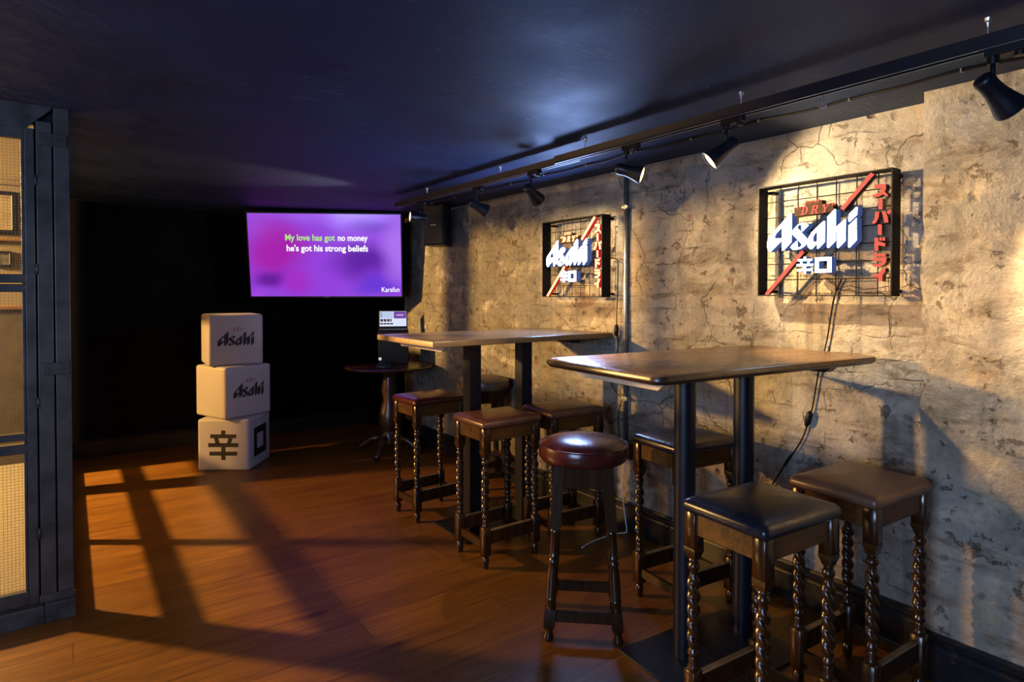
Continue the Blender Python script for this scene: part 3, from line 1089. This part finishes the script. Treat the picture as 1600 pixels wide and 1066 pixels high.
def cable(name, label, pts, r, mat, extra=None, cat='cable'):
    t = thing(name, label, cat, pts[0])
    bm = bmesh.new()
    p0 = Vector(pts[0])
    add_tube(bm, [p - p0 for p in curve_pts(pts, 8)], r, 8)
    obj('lead', bm, mat, t, True)
    for nm, c, d, hx in (extra or []):
        bm = bmesh.new()
        f, L = frame_to(Vector(c) - p0, Vector(d) - p0)
        add_lathe(bm, [(hx * .3, 0), (hx * .75, L * .12), (hx, L * .3), (hx, L * .7), (hx * .75, L * .88), (hx * .3, L)], 12, f)
        obj(nm, bm, M['black_plastic'], t, True)
    return t


CX = WX - 0.012
cable('power_cable', 'black lead with inline switch trailing from the near sign down behind the table',
      [(CX, 1.29, 1.445), (CX, 1.322, 1.363), (CX, 1.353, 1.172), (CX, 1.385, 1.046), (CX, 1.412, 0.885), (CX, 1.429, 0.831), (CX, 1.463, 0.726), (CX, 1.574, 0.542), (CX - 0.004, 1.66, 0.36), (CX - 0.02, 1.70, 0.19)],
      0.0032, M['black_cable'], [('inline_switch', (CX - 0.006, 1.418, 0.868), (CX - 0.006, 1.436, 0.795), 0.013), ('joint', (CX - 0.004, 1.50, 0.665), (CX - 0.004, 1.545, 0.59), 0.006)])
cable('power_cable', 'black lead with inline switch hanging beside the conduit from the far sign',
      [(CX - 0.02, 2.640, 1.588), (CX - 0.025, 2.585, 1.585), (CX - 0.028, 2.560, 1.560), (CX - 0.012, 2.578, 1.40), (CX - 0.012, 2.586, 1.168), (CX - 0.012, 2.575, 1.056), (CX - 0.012, 2.625, 0.86), (CX - 0.012, 2.590, 0.80), (CX - 0.012, 2.545, 0.765), (CX - 0.012, 2.572, 0.66), (CX - 0.012, 2.56, 0.5)],
      0.0030, M['black_cable'], [('inline_switch', (CX - 0.014, 2.583, 1.200), (CX - 0.014, 2.587, 1.130), 0.015)])
cable('power_cable', 'white lead dropping from the wall socket and looping onto the floor',
      [(CX - 0.02, 2.485, 0.46), (CX - 0.02, 2.515, 0.34), (CX - 0.02, 2.525, 0.25), (CX - 0.03, 2.505, 0.143), (2.59, 2.475, 0.03), (2.585, 2.478, 0.006), (2.54, 2.500, 0.0045), (2.44, 2.505, 0.0045), (2.33, 2.495, 0.0045), (2.24, 2.47, 0.0045)],
      0.0036, M['white_cable'])
# conduit, clips and socket
t = thing('conduit', 'galvanised steel conduit running down the plastered wall', 'pipe', (WX - 0.019, 2.518, 0.53))
bm = bmesh.new()
add_tube(bm, [(0, 0, 0), (0, 0, 1.573)], 0.0125, 16)
obj('pipe', bm, M['galv'], t, True)
for z in (0.24, 1.35):
    bm = bmesh.new()
    add_box(bm, (-0.014, -0.030, z - 0.008), (0.017, 0.022, z + 0.008), 0.002)
    add_lathe(bm, [(0.015, -0.013), (0.015, 0.013)], 16, Matrix.Translation((0, 0, z)))
    add_lathe(bm, [(0.006, 0), (0.006, 0.008)], 10, Matrix.Translation((-0.014, -0.026, z)) @ Matrix.Rotation(-PI / 2, 4, 'Y'))
    obj('clip', bm, M['galv'], t)
t = thing('wall_socket', 'dark grey socket box at the foot of the conduit', 'socket', (WX, 2.475, 0.425))
obj('back_box', box_bm((-0.042, -0.044, 0), (-0.001, 0.044, 0.105), 0.006), plain('grey socket metal', (0.10, 0.11, 0.13), 0.4, metal=0.4), t)
obj('face_plate', box_bm((-0.048, -0.040, 0.006), (-0.042, 0.040, 0.099), 0.002), M['black_plastic'], t)

# ------------------------------------------------------------------ track lighting
RX = 2.003


def track(name, label, y0, y1, x, zb):
    t = thing(name, label, 'lighting track', (x, y0, zb))
    L = y1 - y0
    bm = bmesh.new()
    prof = [(-0.018, 0), (-0.018, 0.038), (0.018, 0.038), (0.018, 0), (0.009, 0), (0.009, 0.014), (0.003, 0.014), (0.003, 0.004), (-0.003, 0.004), (-0.003, 0.014), (-0.009, 0.014), (-0.009, 0)]
    add_loft(bm, [[(a, 0, b) for a, b in prof], [(a, L, b) for a, b in prof]])
    obj('channel', bm, M['black_metal'], t)
    bm = bmesh.new()
    for dx in (-0.0135, 0.0135):
        add_box(bm, (dx - 0.002, 0.0, -0.0012), (dx + 0.002, L, 0.0))
    obj('conductor_strip', bm, M['galv'], t)
    for yy in [k for k in (0.605, 1.35, 2.19, 2.95, 3.85) if y0 < k < y1]:
        bm = bmesh.new()
        top = cz(x) - zb - 0.001
        add_tube(bm, [(0, yy - y0, 0.036), (0, yy - y0, top - 0.012)], 0.0025, 8)
        add_lathe(bm, [(0.003, 0.0), (0.005, 0.012), (0.008, 0.016), (0.010, 0.024)], 12, Matrix.Translation((0, yy - y0, top - 0.024)))
        obj('hanger', bm, M['galv'], t)
    return t


track('lighting_track', 'black lighting track nearest the camera hung below the ceiling', -0.6, 2.40, RX, 2.032)
track('lighting_track', 'second black lighting track running back towards the loudspeaker', 2.28, 4.35, RX + 0.036, 2.036)


def spot(label, y, aim, power=22, cone=62, x=RX, color=(1.0, 0.71, 0.38), drop=0.085, blend=0.7):
    zt = 2.030
    t = thing('track_spotlight', label, 'spotlight', (x, y, zt), 0, 'track spotlights')
    bm = bmesh.new()
    add_box(bm, (-0.016, -0.045, -0.022), (0.016, 0.045, 0.003), 0.004)
    add_lathe(bm, [(0.0135, 0), (0.0135, -0.040)], 14, Matrix.Translation((0, 0.028, 0)))
    add_lathe(bm, [(0.0125, 0), (0.0125, -0.034)], 14, Matrix.Translation((0, -0.030, 0)))
    obj('adapter', bm, M['black_plastic'], t)
    bm = bmesh.new()
    add_tube(bm, [(0, 0.028, -0.036), (0, 0.028, -drop)], 0.006, 10)
    obj('stem', bm, M['black_metal'], t, True)
    d = Vector(aim).normalized()
    c = Vector((0, 0.028, -drop - 0.022))
    a = c - d * 0.045
    f, _ = frame_to(a, a + d)
    bm = bmesh.new()
    prof = [(0.0, 0.0), (0.020, 0.0), (0.0245, 0.004), (0.0255, 0.012), (0.0245, 0.030), (0.0255, 0.052), (0.031, 0.080), (0.0385, 0.108), (0.040, 0.122),
            (0.0375, 0.122), (0.035, 0.106), (0.026, 0.088), (0.0, 0.086)]
    add_lathe(bm, prof, 28, f)
    smooth_by_angle(obj('head', bm, M['black_metal'], t), 45)
    bm = bmesh.new()
    add_lathe(bm, [(0.0, 0.108), (0.0335, 0.110), (0.0350, 0.116), (0.0, 0.1185)], 24, f)
    obj('bulb', bm, M['bulb'], t, True)
    L = bpy.data.lights.new('spot_beam', 'SPOT')
    L.energy = power
    L.color = color
    L.spot_size = R(cone)
    L.spot_blend = blend
    L.shadow_soft_size = 0.018
    lo = bpy.data.objects.new('spot_beam', L)
    COL.objects.link(lo)
    lo.parent = t
    lo.location = a + d * 0.125
    lo.rotation_euler = d.to_track_quat('-Z', 'Y').to_euler()
    return t


spot('big spotlight nearest the camera above the pier, aimed down at the plaster', 0.565, (0.50, -0.26, -0.48), 210, 70)
spot('spotlight over the near sign with its glowing mouth turned back into the room', 1.385, (-0.62, 0.58, -0.66), 58, 76)
spot('spotlight beside the conduit with its glowing mouth turned towards the near sign', 1.895, (0.55, -0.85, -0.34), 150, 88, blend=0.45)
spot('spotlight above the far sign pointing down at the wall, mouth hidden', 2.585, (0.66, 0.20, -0.38), 66, 70)
spot('spotlight between the far sign and the loudspeaker, turned sideways at the wall', 3.19, (0.88, -0.22, -0.40), 11, 70, RX + 0.036)
spot('last spotlight of the track beside the screen, thin glowing rim showing', 3.93, (-0.95, 0.24, 0.04), 95, 54, RX + 0.036)

# scrap of wire left hanging from the track
t = thing('wire_hook', 'short scrap of pale wire dangling from the track before the near sign', 'wire', (RX + 0.021, 1.06, 2.07))
bm = bmesh.new()
add_tube(bm, curve_pts([(0.0, 0.0, 0.0), (0.004, 0.001, -0.03), (0.002, 0.004, -0.062), (0.006, 0.012, -0.072), (0.004, 0.022, -0.064)], 6), 0.0022, 8)
obj('wire', bm, M['galv'], t, True)
bm = bmesh.new()
add_box(bm, (0.001, -0.010, -0.078), (0.007, 0.008, -0.066), 0.002)
obj('tag', bm, M['galv'], t)

# clipped cable along the ceiling
t = thing('ceiling_cable', 'black cable clipped along the ceiling beside the track', 'cable', (2.36, -0.3, 2.10))
bm = bmesh.new()
pts = [(0.0 + 0.010 * math.sin(i * 1.7), 0.18 * i, cz(2.36) - 2.10 - 0.006 - (0.005 if i % 2 else 0.0)) for i in range(28)]
add_tube(bm, curve_pts(pts, 4), 0.0055, 8)
obj('lead', bm, M['black_cable'], t, True)
for i in range(1, 28, 2):
    bm = bmesh.new()
    p = pts[i - 1]
    add_box(bm, (p[0] - 0.007, p[1] - 0.003, p[2] - 0.007), (p[0] + 0.007, p[1] + 0.003, p[2] + 0.006), 0.001, 1)
    obj('clip', bm, M['galv'], t)

# ------------------------------------------------------------------ loudspeaker on the wall
t = thing('loudspeaker', 'black loudspeaker bracketed high on the plastered wall', 'speaker', (2.47, 4.47, 1.77), R(-52))
bm = bmesh.new()
rings = []
for z, k in ((0.0, .97), (0.006, 1.0), (0.324, 1.0), (0.33, .97)):
    rings.append([(px * k, py * k, z) for px, py in ((-0.085, -0.105), (0.085, -0.105), (0.102, -0.085), (0.07, 0.105), (-0.07, 0.105), (-0.102, -0.085))])
add_loft(bm, rings)
sp = obj('cabinet', bm, M['black_plastic'], t)
obj('grille', box_bm((-0.078, -0.110, 0.012), (0.078, -0.104, 0.318), 0.003), M['black_metal'], t)
obj('badge', box_bm((-0.024, -0.113, 0.158), (0.024, -0.110, 0.165)), M['chrome'], t)
bm = bmesh.new()
add_box(bm, (-0.02, 0.10, 0.10), (0.02, 0.155, 0.20), 0.003)
obj('wall_bracket', bm, M['black_metal'], t)

# ------------------------------------------------------------------ television
TVW, TVH = 1.349, 0.759
tv = thing('television', 'large flat television showing purple karaoke lyrics across the corner', 'television', (1.863, 5.434, 1.72), -0.5385)
T = Matrix.Rotation(R(8.4), 4, 'X')      # leans forward at the top


def tv_obj(name, bm, mat, parent=tv):
    return obj(name, xform(bm, T), mat, parent)


bz = 0.012
bm = bmesh.new()
add_box(bm, (-TVW / 2, 0.004, -TVH / 2), (TVW / 2, 0.045, TVH / 2), 0.004)
for lo, hi in (((-TVW / 2, -0.010, -TVH / 2), (TVW / 2, 0.006, -TVH / 2 + bz)), ((-TVW / 2, -0.010, TVH / 2 - bz), (TVW / 2, 0.006, TVH / 2)),
               ((-TVW / 2, -0.010, -TVH / 2 + bz), (-TVW / 2 + bz, 0.006, TVH / 2 - bz)), ((TVW / 2 - bz, -0.010, -TVH / 2 + bz), (TVW / 2, 0.006, TVH / 2 - bz))):
    add_box(bm, lo, hi)
tv_obj('casing', bm, M['black_plastic'])
scr = tv_obj('screen', box_bm((-TVW / 2 + bz, -0.004, -TVH / 2 + bz), (TVW / 2 - bz, 0.006, TVH / 2 - bz)), M['screen'])
tv_obj('maker_badge', box_bm((-0.02, -0.012, -TVH / 2 + 0.003), (0.02, -0.010, -TVH / 2 + 0.007)), M['chrome'])


def screen_text(body, size, x, z, mat, offset=0.0, width=None, name='lettering'):
    b = text_bm(body, size, 0.0, 0.0, offset, 'LEFT', 1.0)
    x0 = min(v.co.x for v in b.verts)
    w = max(v.co.x for v in b.verts) - x0
    for v in b.verts:
        v.co.x = (v.co.x - x0) * (width / w)
    xform(b, Matrix.Translation((x, -0.0052, z)) @ Matrix.Rotation(PI / 2, 4, 'X'))
    tv_obj(name, b, mat, scr)
    return w


PXM = TVW / 244.5                     # metres per picture pixel on the screen
sz = 0.0765


def at_px(px):
    return -TVW / 2 + (px - 384) * PXM


screen_text('My love has got', sz, at_px(443.5), 0.132, M['lyric_green'], 0.0022, 78 * PXM)
screen_text('no money', sz, at_px(526), 0.132, M['lyric_white'], 0.0022, 47.5 * PXM)
screen_text("he's got his strong beliefs", sz, at_px(445), 0.038, M['lyric_white'], 0.0022, 128.5 * PXM)
screen_text('Karafun', 0.062, at_px(594), -TVH / 2 + 0.052, M['lyric_white'], 0.0008, 29 * PXM)
# wall arm behind it
bm = bmesh.new()
add_tube(bm, [(0, 0.05, 0), (0.10, 0.35, 0), (0.0, 0.62, 0)], 0.022, 10)
add_box(bm, (-0.2, 0.045, -0.15), (0.2, 0.06, 0.15))
obj('wall_arm', bm, M['black_metal'], tv)

# ------------------------------------------------------------------ stack of light cubes
CS = 0.405


def cube_body(parent):
    bm = bmesh.new()
    add_box(bm, (-CS / 2, -CS / 2, 0.0), (CS / 2, CS / 2, CS), 0.022, 5)
    return smooth_by_angle(obj('body', bm, M['cube'], parent), 60)


def cube_print(parent, face_rot, big=True, mat_b=None):
    """the printed word on the face that looks along local -Y turned by face_rot"""
    rot = Matrix.Rotation(face_rot, 4, 'Z')
    s = 0.70
    ox = -0.243 * s
    oz = CS * 0.5 - 0.262 * s

    def to3(u, v, d):
        return rot @ Vector((ox + u * s, -CS / 2 - d, oz + v * s))
    bm = bmesh.new()
    for ch in LET:
        add_prism(bm, LET[ch], to3, -0.001, 0.0008, 0, 0)
    obj('printed_word', bm, M['print_black'], parent)
    bm = bmesh.new()
    small_words(bm, 0.205, 0.362, 0.030, to3, -0.001, 0.0008, 0, 0)
    obj('printed_motto', bm, M['print_red'], parent)


def kanji_print(parent, face_rot, kind):
    rot = Matrix.Rotation(face_rot, 4, 'Z')
    w = 0.235

    def to3(u, v, d):
        return rot @ Vector(((u - 0.5) * w, -CS / 2 - d, CS * 0.5 + (v - 0.5) * w * 0.98))
    bm = bmesh.new()
    if kind == 'kara':
        for lp in KARA:
            add_prism(bm, lp, to3, -0.001, 0.0008, 0, 0)
    else:
        add_prism(bm, KUCHI, to3, -0.001, 0.0008, 0, 0)
    obj('printed_character', bm, M['print_black'], parent)


c3 = thing('display_cube', 'white plastic cube with black characters standing on the floor', 'cube', (1.08, 5.34, 0.0), R(-36), 'stacked white cubes')
cube_body(c3)
kanji_print(c3, 0.0, 'kara')
kanji_print(c3, R(90), 'kuchi')
c2 = thing('display_cube', 'middle white cube of the stack, turned corner forward', 'cube', (1.08, 5.38, CS), R(22), 'stacked white cubes')
cube_body(c2)
cube_print(c2, 0.0)
c1 = thing('display_cube', 'topmost white cube of the stack, printed face turned to the room', 'cube', (1.08, 5.44, 2 * CS), R(-2), 'stacked white cubes')
cube_body(c1)
cube_print(c1, 0.0)


# ------------------------------------------------------------------ tall tables
def tall_table(label, loc, rotz, L, W, h, top_mat, edge_mat, corner, thick, poles, square, plate, battens):
    t = thing('poseur_table', label, 'table', loc, rotz)
    bm = bmesh.new()
    r = 0.012 if corner > 0.02 else 0.003
    rings = [rrect(L / 2 - r, W / 2 - r, corner, h - thick), rrect(L / 2, W / 2, corner + r * .5, h - thick + r), rrect(L / 2, W / 2, corner + r * .5, h - r), rrect(L / 2 - r * .35, W / 2 - r * .35, corner, h - r * .3), rrect(L / 2 - r, W / 2 - r, corner, h)]
    add_loft(bm, rings)
    for f in bm.faces:
        f.material_index = 0 if f.normal.z > 0.9 else 1
    bm.normal_update()
    for f in bm.faces:
        c = f.calc_center_median().z
        f.material_index = 0 if c > h - 0.002 else 1
    smooth_by_angle(obj('table_top', bm, [top_mat, edge_mat], t), 35)
    for x in battens:
        bm = bmesh.new()
        z1, z0 = h - thick, h - thick - 0.032
        a, b = W / 2 - 0.06, W / 2 - 0.10
        add_loft(bm, [[(x - 0.02, -a, z1), (x - 0.02, a, z1), (x - 0.02, b, z0), (x - 0.02, -b, z0)], [(x + 0.02, -a, z1), (x + 0.02, a, z1), (x + 0.02, b, z0), (x + 0.02, -b, z0)]])
        obj('batten', bm, M['batten'] if x < 0 else M['black_metal'], t)
    bm = bmesh.new()
    add_box(bm, (poles[0][0] - 0.10, -0.05, h - thick - 0.010), (poles[1][0] + 0.10, 0.05, h - thick))
    obj('mounting_plate', bm, M['black_metal'], t)
    for px, py in poles:
        bm = bmesh.new()
        if square:
            add_box(bm, (px - 0.0375, py - 0.0375, 0.008), (px + 0.0375, py + 0.0375, h - thick - 0.010), 0.004, 2)
            obj('pole', bm, M['black_metal'], t)
        else:
            add_lathe(bm, [(0.040, 0.006), (0.040, h - thick - 0.010)], 36, Matrix.Translation((px, py, 0)))
            smooth_by_angle(obj('pole', bm, M['black_metal'], t), 40)
    obj('base_plate', box_bm((plate[0], plate[1], 0.0), (plate[2], plate[3], 0.008), 0.002, 1), M['black_metal'], t)
    return t


tall_table('dark topped high table on two round black poles', (1.985, 1.447, 0), R(-4.7), 1.165, 0.605, 1.14, M['top_dark'], M['top_edge'], 0.035, 0.030,
           [(-0.105, 0.048), (0.230, 0.048)], False, (-0.295, -0.19, 0.30, 0.205), (-0.47, 0.40))
tall_table('pale oak high table on two square black posts', (2.020, 2.955, 0), 0.0, 1.205, 0.665, 1.148, M['top_pale'], M['edge_pale'], 0.006, 0.030,
           [(-0.180, -0.010), (0.180, -0.010)], True, (-0.255, -0.08, 0.30, 0.315), (-0.48, 0.44))


# ------------------------------------------------------------------ barley twist stools
def twist_leg_bm(px, py):
    bm = bmesh.new()
    k = 0.0215
    add_box(bm, (px - k, py - k, 0.592), (px + k, py + k, 0.704), 0.002, 1)
    # shouldered lower end of the upper block
    add_loft(bm, [[(px - w, py - w, z), (px + w, py - w, z), (px + w, py + w, z), (px - w, py + w, z)] for w, z in ((k, 0.592), (k, 0.580), (0.0165, 0.566), (0.0145, 0.556))])
    ring = [(0.013, 0.560), (0.0165, 0.552), (0.0125, 0.545), (0.0185, 0.536), (0.0195, 0.531), (0.0185, 0.526), (0.0125, 0.518), (0.0135, 0.508)]
    add_lathe(bm, [(r, z) for r, z in ring], 16, Matrix.Translation((px, py, 0)))
    rows, seg = 66, 20
    rings = []
    for i in range(rows + 1):
        z = 0.508 - (0.508 - 0.272) * i / rows
        phi = PI * (0.508 - z) / 0.0415
        env = min(1.0, i / 5, (rows - i) / 5)
        ringp = []
        for j in range(seg):
            a = 2 * PI * j / seg
            r = 0.0135 + env * (-0.0022 + 0.0098 * abs(math.cos(a - phi)) ** 0.9)
            ringp.append((px + r * math.cos(a), py + r * math.sin(a), z))
        rings.append(ringp)
    add_loft(bm, rings)
    ring = [(0.0135, 0.274), (0.0185, 0.264), (0.0195, 0.259), (0.0185, 0.254), (0.0125, 0.247), (0.0165, 0.238), (0.0130, 0.226), (0.0185, 0.218), (0.0190, 0.213), (0.0150, 0.206)]
    add_lathe(bm, ring, 16, Matrix.Translation((px, py, 0)))
    add_box(bm, (px - k, py - k, 0.062), (px + k, py + k, 0.207), 0.003, 1)
    foot = [(0.0185, 0.064), (0.0130, 0.056), (0.0190, 0.046), (0.0200, 0.036), (0.0160, 0.012), (0.0150, 0.0), (0.0, 0.0)]
    add_lathe(bm, foot, 16, Matrix.Translation((px, py, 0)))
    return bm


def twist_stool(label, loc, rotz, mat):
    t = thing('bar_stool', label, 'stool', loc, rotz, 'barley twist stools')
    hx, hy = 0.1825, 0.150
    bm = bmesh.new()
    prof = [(0.010, 0.704), (0.002, 0.705), (-0.003, 0.712), (-0.004, 0.724), (0.0, 0.734), (0.007, 0.741), (0.020, 0.7455), (0.045, 0.7495), (0.080, 0.7525), (0.115, 0.754), (0.140, 0.7545)]
    rings = [rrect(hx - d, hy - d, max(0.004, 0.016 - d * 0.08), z, 4) for d, z in prof]
    add_loft(bm, rings)
    smooth_by_angle(obj('seat', bm, mat, t), 50)
    lx, ly = hx - 0.026, hy - 0.026
    for sx in (-1, 1):
        for sy in (-1, 1):
            smooth_by_angle(obj('leg', twist_leg_bm(sx * lx, sy * ly), M['stool_wood'], t), 50)
    for sy in (-1, 1):
        y = sy * (ly + 0.004)
        obj('apron', box_bm((-lx + 0.02, y - 0.009, 0.636), (lx - 0.02, y + 0.009, 0.704), 0.002, 1), M['apron_wood'], t)
        s = obj('stretcher', box_bm((-lx + 0.02, sy * ly - 0.010, 0.118), (lx - 0.02, sy * ly + 0.010, 0.184), 0.002, 1), M['stool_wood'], t)
        st = obj('foot_strip', box_bm((-lx + 0.022, sy * ly - 0.011, 0.184), (lx - 0.022, sy * ly + 0.011, 0.1885), 0.0012, 1), M['brass'], s)
        st['label'] = 'worn brass strip'
    for sx in (-1, 1):
        x = sx * (lx + 0.004)
        bm = box_bm((x - 0.009, -ly + 0.02, 0.636), (x + 0.009, ly - 0.02, 0.704), 0.002, 1)
        obj('apron', bm, M['apron_wood'], t)
        obj('stretcher', box_bm((sx * lx - 0.010, -ly + 0.02, 0.095), (sx * lx + 0.010, ly - 0.02, 0.135), 0.002, 1), M['stool_wood'], t)
    return t


s1 = twist_stool('navy black seated twist legged stool closest to the camera, front of the round poled table', (1.722, 1.085, 0), R(-4), M['seat_navy'])
grp_copy(s1, (2.222, 1.025, 0), R(-3), 'tan brown seated twist legged stool by the wall, under the near sign', M['seat_tan'])
grp_copy(s1, (2.245, 1.790, 0), R(-6), 'black seated twist legged stool half hidden behind the round table pole', M['seat_navy'])
grp_copy(s1, (1.843, 2.700, 0), R(0), 'chestnut seated twist legged stool in front of the square legged table', M['seat_brown'])
grp_copy(s1, (2.285, 2.680, 0), R(-5), 'brown seated twist legged stool by the wall beside the conduit', M['seat_brown'])
grp_copy(s1, (1.845, 3.465, 0), R(2), 'oxblood seated twist legged stool behind the square legged table, beside the round pub table', M['seat_oxblood'])


# ------------------------------------------------------------------ round stools
def round_stool(label, loc, rotz, mat, mat_pipe, wmat):
    t = thing('round_bar_stool', label, 'stool', loc, rotz, 'round seated stools')
    r = 0.184
    bm = bmesh.new()
    prof = [(r * .80, 0.692), (r * .95, 0.695), (r * 1.0, 0.706), (r * 1.012, 0.728), (r * .995, 0.752), (r * .985, 0.757), (r * .97, 0.7585), (r * .92, 0.7655), (r * .8, 0.775), (r * .6, 0.783), (r * .3, 0.788), (r * .02, 0.789)]
    add_lathe(bm, prof, 56)
    smooth_by_angle(obj('seat', bm, mat, t), 60)
    bm = bmesh.new()
    add_tube(bm, [(r * .992 * math.cos(2 * PI * k / 56), r * .992 * math.sin(2 * PI * k / 56), 0.7565) for k in range(57)], 0.0035, 8)
    obj('piping', bm, mat_pipe, t, True)
    a, b = 0.096, 0.138
    for sx in (-1, 1):
        for sy in (-1, 1):
            top = Vector((sx * a, sy * a, 0.694))
            bot = Vector((sx * b, sy * b, 0.0))
            bm = bmesh.new()

            def at(z):
                return bot + (top - bot) * (z / 0.694)

            def sq(w, z):
                p = at(z)
                return [(p.x - w, p.y - w, z), (p.x + w, p.y - w, z), (p.x + w, p.y + w, z), (p.x - w, p.y + w, z)]
            add_loft(bm, [sq(0.021, 0.694), sq(0.021, 0.50), sq(0.0225, 0.455), sq(0.0225, 0.440)])
            rings = []
            for rr, z in ((0.014, 0.445), (0.020, 0.438), (0.0215, 0.430), (0.018, 0.424), (0.0185, 0.36), (0.016, 0.345), (0.021, 0.335), (0.0215, 0.329), (0.016, 0.322), (0.021, 0.312), (0.0215, 0.306), (0.017, 0.298), (0.0205, 0.27), (0.022, 0.22), (0.0205, 0.17), (0.0225, 0.165), (0.020, 0.158), (0.019, 0.14), (0.0165, 0.13), (0.019, 0.122)):
                p = at(z)
                rings.append([(p.x + rr * math.cos(2 * PI * k / 18), p.y + rr * math.sin(2 * PI * k / 18), z) for k in range(18)])
            add_loft(bm, rings)
            add_loft(bm, [sq(0.021, 0.124), sq(0.0225, 0.118), sq(0.0225, 0.062), sq(0.018, 0.050)])
            rings = []
            for rr, z in ((0.018, 0.052), (0.0145, 0.044), (0.0150, 0.030), (0.021, 0.014), (0.021, 0.006), (0.018, 0.0)):
                p = at(z)
                rings.append([(p.x + rr * math.cos(2 * PI * k / 18), p.y + rr * math.sin(2 * PI * k / 18), z) for k in range(18)])
            add_loft(bm, rings)
            smooth_by_angle(obj('leg', bm, wmat, t), 40)
    for s in (-1, 1):
        obj('apron', box_bm((-a + 0.015, s * (a + 0.008) - 0.010, 0.60), (a - 0.015, s * (a + 0.008) + 0.010, 0.692), 0.002, 1), wmat, t)
        obj('apron', box_bm((s * (a + 0.008) - 0.010, -a + 0.015, 0.60), (s * (a + 0.008) + 0.010, a - 0.015, 0.692), 0.002, 1), wmat, t)
        c = b - 0.006
        obj('stretcher', box_bm((-c + 0.015, s * c - 0.010, 0.072), (c - 0.015, s * c + 0.010, 0.116), 0.003, 1), wmat, t)
        c2_ = b - 0.022
        obj('stretcher', box_bm((s * c2_ - 0.010, -c2_ + 0.012, 0.190), (s * c2_ + 0.010, c2_ - 0.012, 0.228), 0.003, 1), wmat, t)
    return t


r1 = round_stool('round oxblood leather stool with four splayed legs beside the round poled table', (1.735, 1.905, 0), R(-42), M['seat_oxblood'], M['seat_oxblood'], M['stool_wood'])
grp_copy(r1, (2.435, 3.740, 0), R(-20), 'round dull brown leather stool against the wall behind the square posts', M['seat_olive'])

# ------------------------------------------------------------------ round pub table and the karaoke kit on it
t = thing('pub_table', 'round dark wooden pub table in the corner below the screen', 'table', (2.235, 4.93, 0))
bm = bmesh.new()
add_lathe(bm, [(0.33, 0.735), (0.355, 0.738), (0.370, 0.748), (0.372, 0.756), (0.362, 0.763), (0.34, 0.765), (0.0, 0.765)], 64)
smooth_by_angle(obj('table_top', bm, M['round_wood'], t), 30)
bm = bmesh.new()
add_lathe(bm, [(0.22, 0.735), (0.21, 0.72), (0.07, 0.70), (0.05, 0.66), (0.065, 0.55), (0.05, 0.46), (0.085, 0.36), (0.095, 0.28), (0.07, 0.20), (0.09, 0.15), (0.09, 0.10), (0.0, 0.10)], 32)
smooth_by_angle(obj('pedestal', bm, M['round_wood'], t), 30)
for k in range(4):
    a = PI / 4 + k * PI / 2
    bm = bmesh.new()
    add_tube(bm, [(0.05 * math.cos(a), 0.05 * math.sin(a), 0.15), (0.16 * math.cos(a), 0.16 * math.sin(a), 0.12), (0.26 * math.cos(a), 0.26 * math.sin(a), 0.05), (0.29 * math.cos(a), 0.29 * math.sin(a), 0.026)], 0.026, 12)
    obj('foot', bm, M['round_wood'], t, True)

AR = R(-24)
amp = thing('speaker_cabinet', 'tall black cabinet with a small white dial standing on the pub table', 'speaker', (2.330, 5.045, 0.765), AR)
obj('body', box_bm((-0.130, -0.11, 0.0), (0.130, 0.11, 0.285), 0.006), M['black_plastic'], amp)
bm = bmesh.new()
add_lathe(bm, [(0.0, 0.0), (0.0135, 0.0), (0.0135, 0.008), (0.0115, 0.011), (0.0, 0.011)], 20, Matrix.Translation((-0.115, -0.11, 0.05)) @ Matrix.Rotation(PI / 2, 4, 'X'))
d = obj('dial', bm, M['led'], amp)
d['label'] = 'small white dial'
lap = thing('laptop', 'open laptop with a white and purple page on the black cabinet', 'laptop', (2.330, 5.045, 1.050), AR)
obj('base', box_bm((-0.128, -0.09, 0.0), (0.128, 0.09, 0.016), 0.004), M['black_plastic'], lap)
LT = Matrix.Translation((0, 0.085, 0.014)) @ Matrix.Rotation(R(-6), 4, 'X')
obj('lid', xform(box_bm((-0.128, 0.0, 0.0), (0.128, 0.008, 0.165), 0.003), LT), M['black_plastic'], lap)
ls = obj('screen', xform(box_bm((-0.118, -0.001, 0.022), (0.118, 0.001, 0.157)), LT), M['lap_white'], lap)


def lap_box(name, x0, x1, z0, z1, mat, dy=0.0012):
    obj(name, xform(box_bm((x0, -dy - 0.0004, z0), (x1, -dy, z1)), LT), mat, ls)


lap_box('side_pane', -0.114, 0.0, 0.096, 0.155, M['lap_blue'])
lap_box('preview', 0.006, 0.116, 0.092, 0.155, M['lap_purple'])
lap_box('preview_line', 0.028, 0.092, 0.118, 0.128, M['lap_blue'], 0.0018)
for k in range(4):
    lap_box('thumbnail', -0.112 + k * 0.029, -0.088 + k * 0.029 - (0.012 if k == 3 else 0), 0.064, 0.088, M['lap_dark'])
    lap_box('thumbnail', -0.112 + k * 0.029, -0.088 + k * 0.029, 0.038, 0.052, M['lap_dark'])
for k in range(4):
    lap_box('text_line', -0.110, -0.098, 0.104 + k * 0.012, 0.110 + k * 0.012, M['lap_dark'], 0.0018)

t = thing('receiver_box', 'low black microphone receiver at the front of the pub table', 'receiver', (2.10, 4.74, 0.765), AR)
obj('body', box_bm((-0.060, -0.045, 0.0), (0.060, 0.045, 0.035), 0.004), M['black_plastic'], t)
obj('front_strip', box_bm((-0.030, -0.0465, 0.014), (0.015, -0.045, 0.018)), M['chrome'], t)
